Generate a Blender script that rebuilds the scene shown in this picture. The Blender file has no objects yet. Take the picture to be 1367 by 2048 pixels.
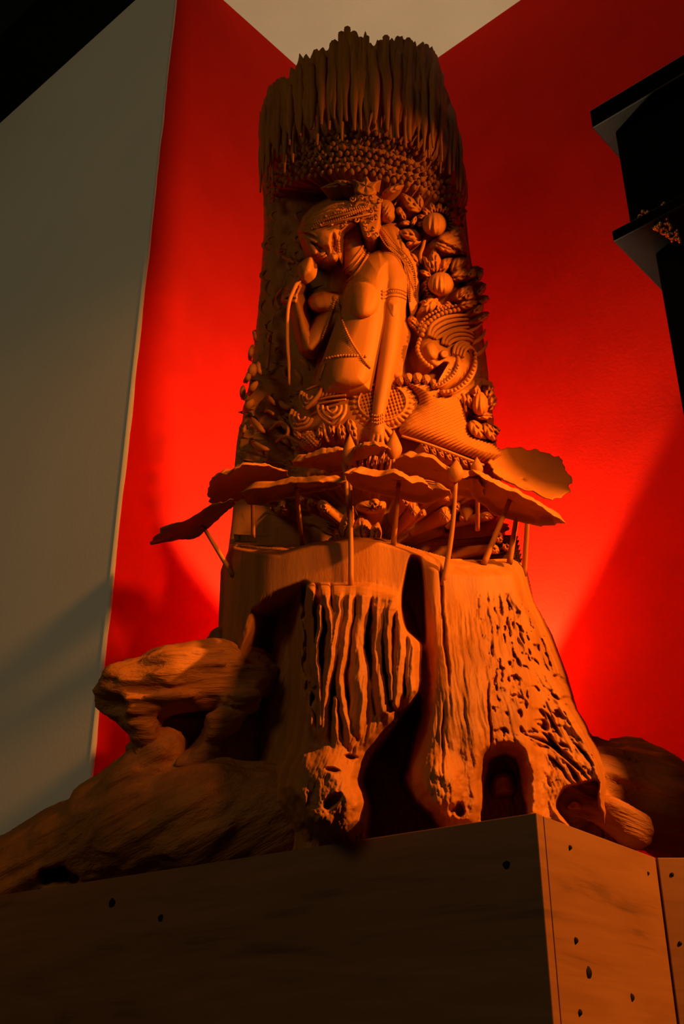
import bpy, math, random
import numpy as np
from mathutils import Vector

# ------------------------------------------------------------------ camera, world, lights, exposure
random.seed(4)
RNG = np.random.default_rng(7)
scene = bpy.context.scene
COL = scene.collection
F_PX, PITCH = 2263.0, math.radians(28.92)          # focal length for the 1367x2048 frame, upward tilt
CAM = np.array([0.0, 0.0, 1.2])
CX, CY = 683.5, 1024.0
SN, CS = math.sin(PITCH), math.cos(PITCH)

cam_data = bpy.data.cameras.new('camera')
cam_data.sensor_fit = 'VERTICAL'
cam_data.sensor_height = 36.0
cam_data.lens = 36.0 * F_PX / 2048.0
cam_data.clip_start = 0.02
cam = bpy.data.objects.new('camera', cam_data)
cam.location = CAM
cam.rotation_euler = (math.pi / 2 + PITCH, 0, 0)
COL.objects.link(cam)
scene.camera = cam

scene.view_settings.view_transform = 'Standard'
scene.view_settings.look = 'None'
scene.view_settings.gamma = 1.0
scene.view_settings.exposure = 0.0
scene.view_settings.use_curve_mapping = False

world = bpy.data.worlds.new('World')
scene.world = world
world.use_nodes = True
world.node_tree.nodes['Background'].inputs[0].default_value = (1.0, 0.82, 0.50, 1)
world.node_tree.nodes['Background'].inputs[1].default_value = 0.012


def spot(name, loc, target, power, color, angle, blend, size):
    l = bpy.data.lights.new(name, 'SPOT')
    l.energy = power
    l.color = color
    l.spot_size = math.radians(angle)
    l.spot_blend = blend
    l.shadow_soft_size = size
    o = bpy.data.objects.new(name, l)
    o.location = loc
    o.rotation_euler = (Vector(target) - Vector(loc)).to_track_quat('-Z', 'Y').to_euler()
    COL.objects.link(o)
    return o


WARM = (1.0, 0.33, 0.05)
# picture spot high on the right, its beam centred on the right side of the stump
spot('key_spot', (1.64, 0.565, 2.66), (0.24, 1.45, 1.84), 335.0, WARM, 70, 1.0, 0.025)
# second picture spot, nearer, lighting the figure, the left side of the trunk and the left wall
spot('room_spot', (0.795, 0.30, 2.22), (-0.34, 1.70, 2.06), 72.0, WARM, 42, 0.8, 0.08)
# uplight standing behind the stump against the right wall, leaning to the corner
spot('up_light', (0.240, 1.889, 1.78), (0.240 - 0.748 * 0.22, 1.889 + 0.664 * 0.22, 1.78 + 0.975), 108.0, (1.0, 0.74, 0.40), 106, 0.14, 0.02)
# dim general light of the room beyond, high up behind the visitor on the left
al = bpy.data.lights.new('room_light', 'AREA')
al.energy = 9.5
al.color = (1.0, 0.80, 0.47)
al.size = 1.2
alo = bpy.data.objects.new('room_light', al)
alo.location = (-2.2, -1.2, 3.1)
alo.rotation_euler = (Vector((-0.8, 2.0, 1.9)) - Vector(alo.location)).to_track_quat('-Z', 'Y').to_euler()
COL.objects.link(alo)


# ------------------------------------------------------------------ projection helpers (the photo's measurements)
def pix_dir(px, py):
    """direction of a photo pixel as (x, z) per metre of forward distance Y"""
    px = np.asarray(px, float); py = np.asarray(py, float)
    dy = CY - py
    fwd = F_PX * CS - dy * SN
    return (px - CX) / fwd, (F_PX * SN + dy * CS) / fwd


def at(px, py, Y):
    a, b = pix_dir(px, py)
    return np.stack([a * Y, np.asarray(Y, float) + 0 * a, CAM[2] + b * Y], -1)


def project(P):
    d = P - CAM
    f = d[..., 1] * CS + d[..., 2] * SN
    u = -d[..., 1] * SN + d[..., 2] * CS
    return CX + F_PX * d[..., 0] / f, CY - F_PX * u / f


# ------------------------------------------------------------------ noise
def _hash(ix, iy, iz, seed):
    h = (ix * 374761393 + iy * 668265263 + iz * 2147483647 + seed * 974711) & 0xffffffff
    h = ((h ^ (h >> 13)) * 1274126177) & 0xffffffff
    h = (h ^ (h >> 16)) & 0xffffffff
    return h / 4294967295.0


def vnoise(x, y, z=0.0, seed=0):
    x, y, z = np.broadcast_arrays(np.asarray(x, float), np.asarray(y, float), np.asarray(z, float))
    ix = np.floor(x).astype(np.int64); iy = np.floor(y).astype(np.int64); iz = np.floor(z).astype(np.int64)
    fx, fy, fz = x - ix, y - iy, z - iz
    fx = fx * fx * (3 - 2 * fx); fy = fy * fy * (3 - 2 * fy); fz = fz * fz * (3 - 2 * fz)
    r = 0
    for a in (0, 1):
        wa = fx if a else 1 - fx
        for b in (0, 1):
            wb = fy if b else 1 - fy
            for c in (0, 1):
                wc = fz if c else 1 - fz
                r = r + wa * wb * wc * _hash(ix + a, iy + b, iz + c, seed)
    return r * 2 - 1


def fbm(x, y, z=0.0, seed=0, octs=4):
    r = 0; a = 0.5; f = 1.0
    for o in range(octs):
        r = r + a * vnoise(np.asarray(x) * f, np.asarray(y) * f, np.asarray(z) * f, seed + o * 17)
        a *= 0.5; f *= 2.03
    return r


def smooth(a, b, x):
    t = np.clip((x - a) / (b - a), 0, 1)
    return t * t * (3 - 2 * t)


def smax(a, b, k):
    h = np.clip(0.5 + 0.5 * (a - b) / k, 0, 1)
    return b + (a - b) * h + k * h * (1 - h)


# ------------------------------------------------------------------ materials
def mat(name, build):
    m = bpy.data.materials.new(name)
    m.use_nodes = True
    nt = m.node_tree
    b = nt.nodes['Principled BSDF']
    build(nt, b)
    return m


def ramp(nt, fac, stops):
    r = nt.nodes.new('ShaderNodeValToRGB')
    el = r.color_ramp.elements
    while len(el) < len(stops):
        el.new(0.5)
    for e, (p, c) in zip(el, stops):
        e.position = p; e.color = (*c, 1)
    nt.links.new(fac, r.inputs[0])
    return r.outputs[0]


GRAIN_ROT = None


def noise_node(nt, scale, detail=4.0, rough=0.55, stretch=(1, 1, 1), distort=0.0):
    tc = nt.nodes.new('ShaderNodeTexCoord')
    mp = nt.nodes.new('ShaderNodeMapping')
    mp.inputs['Scale'].default_value = stretch
    n = nt.nodes.new('ShaderNodeTexNoise')
    n.inputs['Scale'].default_value = scale
    n.inputs['Detail'].default_value = detail
    n.inputs['Roughness'].default_value = rough
    n.inputs['Distortion'].default_value = distort
    src = tc.outputs['Object']
    if GRAIN_ROT is not None:
        rt = nt.nodes.new('ShaderNodeMapping')
        rt.inputs['Rotation'].default_value = Vector(GRAIN_ROT).rotation_difference(Vector((0, 0, 1))).to_euler()
        nt.links.new(src, rt.inputs[0])
        src = rt.outputs[0]
    nt.links.new(src, mp.inputs[0])
    nt.links.new(mp.outputs[0], n.inputs[0])
    return n.outputs[0]


def bump(nt, b, height, strength, dist):
    n = nt.nodes.new('ShaderNodeBump')
    n.inputs['Strength'].default_value = strength
    n.inputs['Distance'].default_value = dist
    nt.links.new(height, n.inputs['Height'])
    nt.links.new(n.outputs[0], b.inputs['Normal'])


def m_red(nt, b):
    n = noise_node(nt, 9, 5)
    c = ramp(nt, n, [(0.3, (0.55, 0.0082, 0.0007)), (0.7, (0.62, 0.0100, 0.0009))])
    nt.links.new(c, b.inputs['Base Color'])
    b.inputs['Roughness'].default_value = 0.75
    b.inputs['Specular IOR Level'].default_value = 0.08
    bump(nt, b, noise_node(nt, 160, 3), 0.12, 0.002)


def m_plaster(c0, c1):
    def f(nt, b):
        n = noise_node(nt, 4, 5)
        nt.links.new(ramp(nt, n, [(0.3, c0), (0.7, c1)]), b.inputs['Base Color'])
        b.inputs['Roughness'].default_value = 0.85
        b.inputs['Specular IOR Level'].default_value = 0.1
        bump(nt, b, noise_node(nt, 180, 3), 0.12, 0.002)
    return f


def m_carved(dark, light, fine=0.6, along=None):
    def f(nt, b):
        global GRAIN_ROT
        GRAIN_ROT = along
        n1 = noise_node(nt, 16, 5, 0.6, (1, 1, 0.12), 0.4)
        n2 = noise_node(nt, 70, 4, 0.6, (1, 1, 0.10), 0.2)
        mx = nt.nodes.new('ShaderNodeMath'); mx.operation = 'MULTIPLY_ADD'
        nt.links.new(n2, mx.inputs[0]); mx.inputs[1].default_value = 0.45
        nt.links.new(n1, mx.inputs[2])
        nt.links.new(ramp(nt, mx.outputs[0], [(0.52, dark), (0.86, light)]), b.inputs['Base Color'])
        b.inputs['Roughness'].default_value = 0.62
        b.inputs['Specular IOR Level'].default_value = 0.22
        bump(nt, b, noise_node(nt, 190 if along is None else 90, 4, 0.65, (1, 1, 0.22 if along is None else 0.10)), fine, 0.0012 if along is None else 0.006)
        GRAIN_ROT = None
    return f


def m_board(nt, b):
    n1 = noise_node(nt, 2.6, 6, 0.6, (1.0, 1.0, 6.5), 1.6)
    n2 = noise_node(nt, 8, 5, 0.65, (1.0, 1.0, 16), 0.6)
    mx = nt.nodes.new('ShaderNodeMath'); mx.operation = 'MULTIPLY_ADD'
    nt.links.new(n2, mx.inputs[0]); mx.inputs[1].default_value = 0.35
    nt.links.new(n1, mx.inputs[2])
    c = ramp(nt, mx.outputs[0], [(0.38, (0.080, 0.032, 0.009)), (0.58, (0.20, 0.080, 0.020)), (0.85, (0.25, 0.105, 0.028))])
    nt.links.new(c, b.inputs['Base Color'])
    b.inputs['Roughness'].default_value = 0.55
    b.inputs['Specular IOR Level'].default_value = 0.25
    bump(nt, b, n2, 0.12, 0.001)


def m_plain(col, rough=0.6, spec=0.3, metal=0.0, nscale=40, bstr=0.15):
    def f(nt, b):
        n = noise_node(nt, nscale, 4)
        lo = tuple(c * 0.75 for c in col)
        nt.links.new(ramp(nt, n, [(0.35, lo), (0.65, col)]), b.inputs['Base Color'])
        b.inputs['Roughness'].default_value = rough
        b.inputs['Specular IOR Level'].default_value = spec
        b.inputs['Metallic'].default_value = metal
        bump(nt, b, n, bstr, 0.001)
    return f


M_RED = mat('red_paint', m_red)
M_GREY = mat('grey_beige_paint', m_plaster((0.80, 0.75, 0.62), (0.86, 0.81, 0.67)))
M_CEIL = mat('cream_paint', m_plaster((0.33, 0.31, 0.265), (0.365, 0.345, 0.295)))
M_DARKCEIL = mat('unlit_ceiling_paint', m_plaster((0.018, 0.032, 0.028), (0.024, 0.040, 0.034)))  # dark green tone paints in the shade of the ceiling the uplight misses
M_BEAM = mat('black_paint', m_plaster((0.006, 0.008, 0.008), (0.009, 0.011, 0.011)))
M_FLOOR = mat('floor_tile', m_plaster((0.07, 0.055, 0.04), (0.10, 0.08, 0.06)))
M_WOOD = mat('carved_wood', m_carved((0.30, 0.098, 0.010), (0.46, 0.165, 0.016)))
M_SMOOTH = mat('polished_carving', m_carved((0.40, 0.135, 0.013), (0.47, 0.165, 0.016), 0.25))
M_DARKWOOD = mat('dark_recess_wood', m_carved((0.10, 0.034, 0.006), (0.17, 0.060, 0.010)))
M_ROOT_L = mat('root_wood', m_carved((0.24, 0.078, 0.009), (0.44, 0.155, 0.016), 0.9, (-0.66, 0.40, -0.25)))
M_STUB = mat('stub_wood', m_carved((0.20, 0.066, 0.008), (0.44, 0.155, 0.016), 0.9, (-0.9, -0.2, -0.1)))
M_ROOT_R = mat('right_root_wood', m_carved((0.22, 0.072, 0.008), (0.44, 0.155, 0.016), 0.9, (0.8, 0.2, -0.25)))
M_BOARD = mat('plinth_board', m_board)
M_KNOT = mat('dark_knot', m_plain((0.012, 0.007, 0.003), 0.8, 0.1))
M_LACQ = mat('black_lacquer', m_plain((0.002, 0.002, 0.002), 0.35, 0.12, 0, 60, 0.25))
M_GOLD = mat('gold_leaf', m_plain((0.80, 0.42, 0.10), 0.35, 0.5, 0.8, 220, 0.6))


# ------------------------------------------------------------------ object helpers
def mesh_obj(name, verts, faces, material, parent=None, smooth_shade=True):
    me = bpy.data.meshes.new(name)
    v = np.asarray(verts, dtype=np.float32).reshape(-1, 3)
    if isinstance(faces, np.ndarray):
        nf, k = faces.shape
        me.vertices.add(len(v)); me.vertices.foreach_set('co', v.ravel())
        me.loops.add(nf * k); me.loops.foreach_set('vertex_index', faces.astype(np.int32).ravel())
        me.polygons.add(nf); me.polygons.foreach_set('loop_start', np.arange(0, nf * k, k, dtype=np.int32))
        me.update(calc_edges=True)
        me.validate()
    else:
        me.from_pydata([tuple(map(float, p)) for p in v], [], faces)
        me.update()
    me.polygons.foreach_set('use_smooth', [smooth_shade] * len(me.polygons))
    me.materials.append(material)
    o = bpy.data.objects.new(name, me)
    COL.objects.link(o)
    if parent is not None:
        o.parent = parent
        o.matrix_parent_inverse = parent.matrix_world.inverted()
    return o


def empty(name, loc, label=None, cat=None, group=None, parent=None):
    o = bpy.data.objects.new(name, None)
    o.location = loc
    o.empty_display_size = 0.05
    COL.objects.link(o)
    if label: o['label'] = label
    if cat: o['category'] = cat
    if group: o['group'] = group
    if parent is not None:
        o.parent = parent
    bpy.context.view_layer.update()
    return o


def prism(name, poly, z0, z1, material, parent=None, bevel=0.0):
    """upright prism over a ground-plan polygon (counter-clockwise seen from above)"""
    n = len(poly)
    v = [(x, y, z0) for x, y in poly] + [(x, y, z1) for x, y in poly]
    f = [tuple(range(n - 1, -1, -1)), tuple(range(n, 2 * n))]
    f += [(i, (i + 1) % n, n + (i + 1) % n, n + i) for i in range(n)]
    o = mesh_obj(name, v, f, material, parent, False)
    if bevel:
        b = o.modifiers.new('bevel', 'BEVEL'); b.width = bevel; b.segments = 2; b.limit_method = 'ANGLE'
    return o


def grid_faces(nr, nc, wrap=False):
    i = np.arange(nr - 1)[:, None]; j = np.arange(nc if wrap else nc - 1)[None, :]
    j2 = (j + 1) % nc
    return np.stack([i * nc + j + 0 * i, i * nc + j2, (i + 1) * nc + j2, (i + 1) * nc + j], -1).reshape(-1, 4)


def structure(o):
    o['kind'] = 'structure'
    return o


# ------------------------------------------------------------------ room shell
AZ = math.radians(45 + 3.4)
D1 = np.array([-math.sin(AZ), math.cos(AZ)])      # along the right wall, away to the far left
D2 = np.array([math.cos(AZ), math.sin(AZ)])       # along the left wall, away to the far right
CORNER = np.array([0.03, 2.15])
CEIL_Z = CAM[2] + 2.15 * float(pix_dir(698, 233)[1])
a_ = float(pix_dir(262, 800)[0])
s_ = (CORNER[0] - a_ * CORNER[1]) / (D2[0] - a_ * D2[1])
EDGE = CORNER - D2 * s_                            # free end of the left red wall
WT = 0.12


def wall(name, p, q, thick_dir, material, z0=0.0, z1=None):
    p, q, t = map(np.asarray, (p, q, thick_dir))
    poly = [p, q, q + t, p + t]
    area = sum(poly[i][0] * poly[(i + 1) % 4][1] - poly[(i + 1) % 4][0] * poly[i][1] for i in range(4))
    if area < 0: poly = poly[::-1]
    return structure(prism(name, [tuple(x) for x in poly], z0, CEIL_Z if z1 is None else z1, material))


wall('wall_right', CORNER, CORNER - D1 * 3.2, D2 * WT, M_RED)
wall('wall_left', CORNER + D2 * WT, EDGE + D2 * 0.004, D1 * WT, M_RED)
wall('wall_front', EDGE + D1 * 0.0005, EDGE + D1 * 2.6, D2 * WT, M_GREY)
# plaster arris where red paint meets grey, slightly ragged
nz = 150
zz = np.linspace(0.4, CEIL_Z - 0.001, nz)
rag = 0.0012 * fbm(zz * 14, 0, 0, 3) + 0.0022
va = np.stack([EDGE[0] - D2[0] * 0.0015 + D1[0] * 0.004 + 0 * zz, EDGE[1] - D2[1] * 0.0015 + D1[1] * 0.004 + 0 * zz, zz], -1)
vb = np.stack([EDGE[0] - D1[0] * 0.0012 + 0 * zz, EDGE[1] - D1[1] * 0.0012 + 0 * zz, zz], -1)
vc = np.stack([EDGE[0] + D2[0] * rag * 2 - D1[0] * 0.0010, EDGE[1] + D2[1] * rag * 2 - D1[1] * 0.0010, zz], -1)
structure(mesh_obj('trim_1', np.concatenate([va, vb, vc]), [(k * nz + i, k * nz + i + 1, (k + 1) * nz + i + 1, (k + 1) * nz + i) for k in (0, 1) for i in range(nz - 1)], M_GREY))


def slab(name, pts, z0, z1, material):
    area = sum(pts[i][0] * pts[(i + 1) % len(pts)][1] - pts[(i + 1) % len(pts)][0] * pts[i][1] for i in range(len(pts)))
    if area < 0: pts = pts[::-1]
    return structure(prism(name, [tuple(p) for p in pts], z0, z1, material))


# niche ceiling stops at the line of the grey wall; beyond it the unlit ceiling's shade is put into its colour, with a black beam along the wall
e0 = EDGE - D1 * 3.4
slab('ceiling', [CORNER + D1 * WT + D2 * WT, EDGE + D1 * WT, EDGE, e0, CORNER - D1 * 3.2 + D2 * WT], CEIL_Z, CEIL_Z + 0.1, M_CEIL)
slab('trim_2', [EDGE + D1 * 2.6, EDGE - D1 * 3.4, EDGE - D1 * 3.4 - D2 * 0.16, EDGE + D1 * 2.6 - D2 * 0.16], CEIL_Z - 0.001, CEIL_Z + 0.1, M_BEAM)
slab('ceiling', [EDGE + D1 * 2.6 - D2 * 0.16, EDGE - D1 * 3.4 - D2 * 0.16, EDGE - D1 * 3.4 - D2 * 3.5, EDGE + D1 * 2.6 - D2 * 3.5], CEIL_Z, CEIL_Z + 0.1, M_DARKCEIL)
slab('floor', [(-4, -3), (4, -3), (4, 4), (-4, 4)], -0.1, 0.0, M_FLOOR)

# ------------------------------------------------------------------ plinth of wide boards
PA = at(1072, 1625, 1.15); PLZ = PA[2]


def on_plz(px, py):
    a, b = pix_dir(px, py)
    Y = (PLZ - CAM[2]) / b
    return np.array([a * Y, Y])


A2 = PA[:2]; L2 = on_plz(0, 1790); B2 = on_plz(1310, 1715)
L3 = A2 + (L2 - A2) * 1.45
C3 = np.array([0.475, B2[1]])
plinth = empty('plinth', (0.0, 1.6, 0.0), 'wide wooden board plinth with knots carrying the carved tree trunk', 'plinth')
u1 = (L2 - A2) / np.linalg.norm(L2 - A2); n1 = np.array([u1[1], -u1[0]])
if n1[1] > 0: n1 = -n1
u2 = (B2 - A2) / np.linalg.norm(B2 - A2); n2 = np.array([u2[1], -u2[0]])
BT = 0.016


def board(name, p, q, n, zt, zb=0.0, t=BT):
    poly = [p, q, q - n * t, p - n * t]
    area = sum(poly[i][0] * poly[(i + 1) % 4][1] - poly[(i + 1) % 4][0] * poly[i][1] for i in range(4))
    if area < 0: poly = poly[::-1]
    return prism(name, [tuple(x) for x in poly], zb, zt, M_BOARD, plinth, 0.0012)


BT2 = 0.011
board('front_board', A2 + u1 * 0.0, L3, n1, PLZ)
board('side_board', A2 - n1 * BT * 1.0 + u2 * 0.0015, B2, n2, PLZ)
board('return_board', B2 + np.array([0.002, 0]), C3, np.array([0, -1.0]), PLZ)
core = [A2 + u2 * 0.02 + u1 * 0.02, B2 + np.array([0.0, 0.02]), C3 + np.array([0, 0.02]), C3 + np.array([-0.01, 0.05]), np.array([0.44, 1.60]), np.array([0.14, 1.97]), np.array([-0.30, 1.70]), np.array([-0.395, 1.645]), np.array([-0.51, 1.755]), np.array([-0.77, 1.98]), L3 + np.array([0.0, 0.03])]
prism('plinth_core', [tuple(p) for p in core], 0.0, PLZ - 0.002, M_BOARD, plinth)


def knot(px, py, p, q, n, rx, rz):
    """knot plug set in a board: find the point on the board's plane behind the pixel"""
    a, b = pix_dir(px, py)
    u = q - p
    # a*Y = p.x + t u.x ; Y = p.y + t u.y
    t = (a * p[1] - p[0]) / (u[0] - a * u[1])
    c = p + u * t; Y = c[1]; z = CAM[2] + b * Y
    uu = u / np.linalg.norm(u)
    N = 14; vs = [(c[0] + n[0] * 0.0016, c[1] + n[1] * 0.0016, z)]
    for r, off in ((0.6, 0.0014), (1.0, -0.0006)):
        for i in range(N):
            w = 2 * math.pi * i / N; k = r * (1 + 0.07 * math.sin(3 * w + px) + 0.05 * math.sin(5 * w))
            d = rx * k * math.cos(w)
            vs.append((c[0] + uu[0] * d + n[0] * off, c[1] + uu[1] * d + n[1] * off, z + rz * k * math.sin(w)))
    fs = [(0, 1 + i, 1 + (i + 1) % N) for i in range(N)] + [(1 + i, 1 + N + i, 1 + N + (i + 1) % N, 1 + (i + 1) % N) for i in range(N)]
    mesh_obj('knot', vs, fs, M_KNOT, plinth)


for px, py, r in ((224, 1806, .0065), (321, 1836, .005), (1012, 1730, .0048)):
    knot(px, py, A2, L2, n1, r, r)
for px, py, r in ((1140, 1695, .002), (1152, 1881, .0026), (1295, 1747, .002), (1178, 1945, .0045), (1264, 1995, .0034), (1160, 2025, .0024)):
    knot(px, py, A2, B2, n2, r, r * 1.3)
for px, py, r in ((1343, 1749, .0028), (1359, 1887, .0028)):
    knot(px, py, B2, C3, np.array([0, -1.0]), r, r)

# ------------------------------------------------------------------ black lacquered altar frame against the right wall
frame = empty('lacquered_frame', (0.6, 1.35, 0.0), 'tall black lacquered frame with stepped cornices and gilt carving, by the right red wall', 'furniture frame')
CABY = 1.40


def lac_box(name, px, py_corner, zb, zt, w1, w2, m=M_LACQ, Y=CABY):
    """box whose far-left vertical edge stands behind the pixel; runs along -D1 (nearer, right) and D2 (far right)"""
    c = at(px, py_corner, Y)[:2]
    pts = [c, c - D1 * w1, c - D1 * w1 + D2 * w2, c + D2 * w2]
    return prism(name, [tuple(p) for p in pts], zb, zt, m, frame, 0.002)


def zat(px, py, Y=CABY):
    return float(at(px, py, Y)[2])


z_top = zat(1183, 255)
prism_top = lac_box('top_cornice', 1183, 255, z_top - 0.012, z_top + 0.03, 0.66, 0.30, Y=CABY - 0.01)
z_b = zat(1225, 480)
lac_box('upper_panel', 1248, 380, z_b + 0.002, z_top - 0.012, 0.60, 0.20)
lac_box('lower_cornice', 1225, 480, z_b - 0.012, z_b + 0.010, 0.63, 0.25, Y=CABY - 0.01)
lac_box('post', 1341, 690, 0.0, z_b - 0.012, 0.58, 0.05, Y=CABY + 0.02)

# ------------------------------------------------------------------ the trunk: base form measured from its outline
AY = 1.60
AX = float(at(743, 900, AY)[0])
SIL_L = [(519, 222), (515, 300), (514, 400), (506, 520), (496, 620), (481, 750), (471, 900), (462, 1020), (455, 1090), (441, 1140), (436, 1260), (428, 1340), (412, 1440), (385, 1560), (370, 1680)]
SIL_R = [(880, 140), (905, 225), (926, 300), (945, 400), (958, 480), (982, 600), (1000, 760), (1015, 880), (1044, 1060), (1060, 1150), (1072, 1205), (1110, 1270), (1140, 1350), (1160, 1420), (1190, 1462), (1225, 1530), (1250, 1640)]


def tangent(px, py):
    a, b = pix_dir(px, py)
    n = np.hypot(a, 1.0); sx, sy = a / n, 1.0 / n
    perp = abs(AX * sy - AY * sx); along = AX * sx + AY * sy
    return CAM[2] + b / n * along, perp


tl = sorted(tuple(map(float, tangent(*p))) for p in SIL_L)
tr = sorted(tuple(map(float, tangent(*p))) for p in SIL_R)
ZL, RL = map(np.array, zip(*tl)); ZR, RR = map(np.array, zip(*tr))


def base_r(th, z):
    rl = np.interp(z, ZL, RL); rr = np.interp(z, ZR, RR)
    w = 0.5 + 0.5 * np.clip(np.sin(th) * 1.03, -1, 1)
    r = rl * (1 - w) + rr * w
    # in front the foot stays behind the edge of the plinth
    fr = np.clip(np.cos(th), 0, 1) ** 2 * smooth(2.02, 1.80, z)
    r = r * (1 - fr) + np.minimum(r, 0.235) * fr
    # the back of the stump stays clear of the walls
    back = smooth(0.1, -0.5, np.cos(th))
    return r * (1 - back) + np.minimum(r, 0.25) * back


def surf(th, z, w):
    r = base_r(th, z) + w
    return np.stack([AX + r * np.sin(th), AY - r * np.cos(th), z + 0 * r], -1)


def hit(px, py, w=0.0):
    """point on the surface lying w outside the trunk's base form, behind a photo pixel"""
    a, b = pix_dir(px, py)
    w = np.asarray(w, float) + 0 * a
    ymid = (AX * a + AY) / (a * a + 1)
    lo = ymid - 0.75; hi = ymid.copy()

    def f(Y):
        x, z = a * Y, CAM[2] + b * Y
        dx, dy = x - AX, AY - Y
        return np.hypot(dx, dy) - base_r(np.arctan2(dx, dy), z) - w
    for _ in range(26):
        m = (lo + hi) / 2
        pos = f(m) > 0
        lo = np.where(pos, m, lo); hi = np.where(pos, hi, m)
    Y = (lo + hi) / 2
    P = np.stack([a * Y, Y, CAM[2] + b * Y], -1)
    # where the line of sight only grazes past, settle onto the surface itself
    dx, dy = P[..., 0] - AX, P[..., 1] - AY
    r = np.hypot(dx, dy); want = base_r(np.arctan2(dx, -dy), P[..., 2]) + w
    k = np.where(r > want + 1e-4, want / r, 1.0)
    P[..., 0] = AX + dx * k; P[..., 1] = AY + dy * k
    return P


def th_z(P):
    return np.arctan2(P[..., 0] - AX, AY - P[..., 1]), P[..., 2]


def outward(P):
    d = np.stack([P[..., 0] - AX, P[..., 1] - AY, 0 * P[..., 0]], -1)
    return d / np.linalg.norm(d, axis=-1, keepdims=True)


PXM = 0.00083            # metres per photo pixel on the trunk, about


# ---- drawing in the picture plane, used to measure relief heights
def sd_poly(px, py, poly):
    """distance to a polygon, positive inside, in pixels"""
    px = np.asarray(px, float); py = np.asarray(py, float)
    poly = np.asarray(poly, float)
    if px.size > 5000:
        M = 60
        near = (px > poly[:, 0].min() - M) & (px < poly[:, 0].max() + M) & (py > poly[:, 1].min() - M) & (py < poly[:, 1].max() + M)
        if near.mean() < 0.8:
            out = np.full(px.shape, -1e3)
            out[near] = sd_poly_(px[near], py[near], poly)
            return out
    return sd_poly_(px, py, poly)


def sd_poly_(px, py, poly):
    d2 = np.full(px.shape, 1e12); ins = np.zeros(px.shape, bool)
    n = len(poly)
    for i in range(n):
        x0, y0 = poly[i]; x1, y1 = poly[(i + 1) % n]
        ex, ey = x1 - x0, y1 - y0
        t = np.clip(((px - x0) * ex + (py - y0) * ey) / (ex * ex + ey * ey + 1e-9), 0, 1)
        d2 = np.minimum(d2, (px - x0 - t * ex) ** 2 + (py - y0 - t * ey) ** 2)
        c = ((y0 > py) != (y1 > py))
        xi = x0 + (py - y0) * ex / (ey if abs(ey) > 1e-9 else 1e-9)
        ins ^= c & (px < xi)
    d = np.sqrt(d2)
    return np.where(ins, d, -d)


def sd_line(px, py, pts):
    """(distance to polyline, radius there, parameter 0..1); pts rows are (x, y, r)"""
    px = np.asarray(px, float); py = np.asarray(py, float)
    if px.size > 5000:
        q = np.asarray(pts, float); M = 60
        near = (px > q[:, 0].min() - M) & (px < q[:, 0].max() + M) & (py > q[:, 1].min() - M) & (py < q[:, 1].max() + M)
        if near.mean() < 0.8:
            o1 = np.full(px.shape, 1e3); o2 = np.ones(px.shape); o3 = np.zeros(px.shape)
            o1[near], o2[near], o3[near] = sd_line_(px[near], py[near], pts)
            return o1, o2, o3
    return sd_line_(px, py, pts)


def sd_line_(px, py, pts):
    best = np.full(px.shape, 1e9); rad = np.zeros(px.shape); par = np.zeros(px.shape); dist = np.full(px.shape, 1e9)
    n = len(pts)
    for i in range(n - 1):
        x0, y0, r0 = pts[i]; x1, y1, r1 = pts[i + 1]
        ex, ey = x1 - x0, y1 - y0
        t = np.clip(((px - x0) * ex + (py - y0) * ey) / (ex * ex + ey * ey + 1e-9), 0, 1)
        d = np.hypot(px - x0 - t * ex, py - y0 - t * ey); r = r0 + t * (r1 - r0)
        m = (d - r) < best
        best = np.where(m, d - r, best); rad = np.where(m, r, rad); dist = np.where(m, d, dist); par = np.where(m, (i + t) / (n - 1), par)
    return dist, rad, par


def spline(pts, n, closed=False):
    P = np.asarray(pts, float); m = len(P)
    if m == 2 and not closed:
        t = np.linspace(0, 1, n)[:, None]; return P[0] * (1 - t) + P[1] * t
    out = []
    segs = m if closed else m - 1
    ts = np.linspace(0, segs, n, endpoint=not closed)
    for t in ts:
        i = min(int(t), segs - 1); f = t - i
        if closed:
            p0, p1, p2, p3 = P[(i - 1) % m], P[i % m], P[(i + 1) % m], P[(i + 2) % m]
        else:
            p0, p1, p2, p3 = P[max(i - 1, 0)], P[i], P[i + 1], P[min(i + 2, m - 1)]
        out.append(0.5 * ((2 * p1) + (-p0 + p2) * f + (2 * p0 - 5 * p1 + 4 * p2 - p3) * f * f + (-p0 + 3 * p1 - 3 * p2 + p3) * f ** 3))
    return np.array(out)


# ---- height of the carved trunk surface over its base form, as a function of where it is seen
TOPLINE = [(500, 240), (519, 222), (551, 188), (575, 176), (600, 152), (612, 130), (640, 122), (662, 110), (680, 88), (700, 82), (730, 88), (745, 102), (760, 95), (790, 92), (827, 104), (855, 116), (880, 142), (902, 180), (918, 226), (930, 262)]
HOOD_LOW = [(500, 440), (530, 405), (560, 382), (600, 362), (660, 352), (720, 350), (790, 372), (850, 388), (900, 420), (950, 462), (980, 480)]
SPIKE_LOW = [(490, 430), (530, 370), (570, 320), (610, 285), (660, 262), (710, 255), (770, 268), (830, 292), (880, 330), (925, 395), (960, 440)]
RING_TOP = [(440, 1090), (560, 1108), (620, 1092), (690, 1079), (760, 1082), (830, 1102), (900, 1122), (960, 1126), (1020, 1122), (1050, 1135), (1090, 1140)]


def lerpx(line, px):
    xs, ys = zip(*line)
    return np.interp(px, xs, ys)


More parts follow.
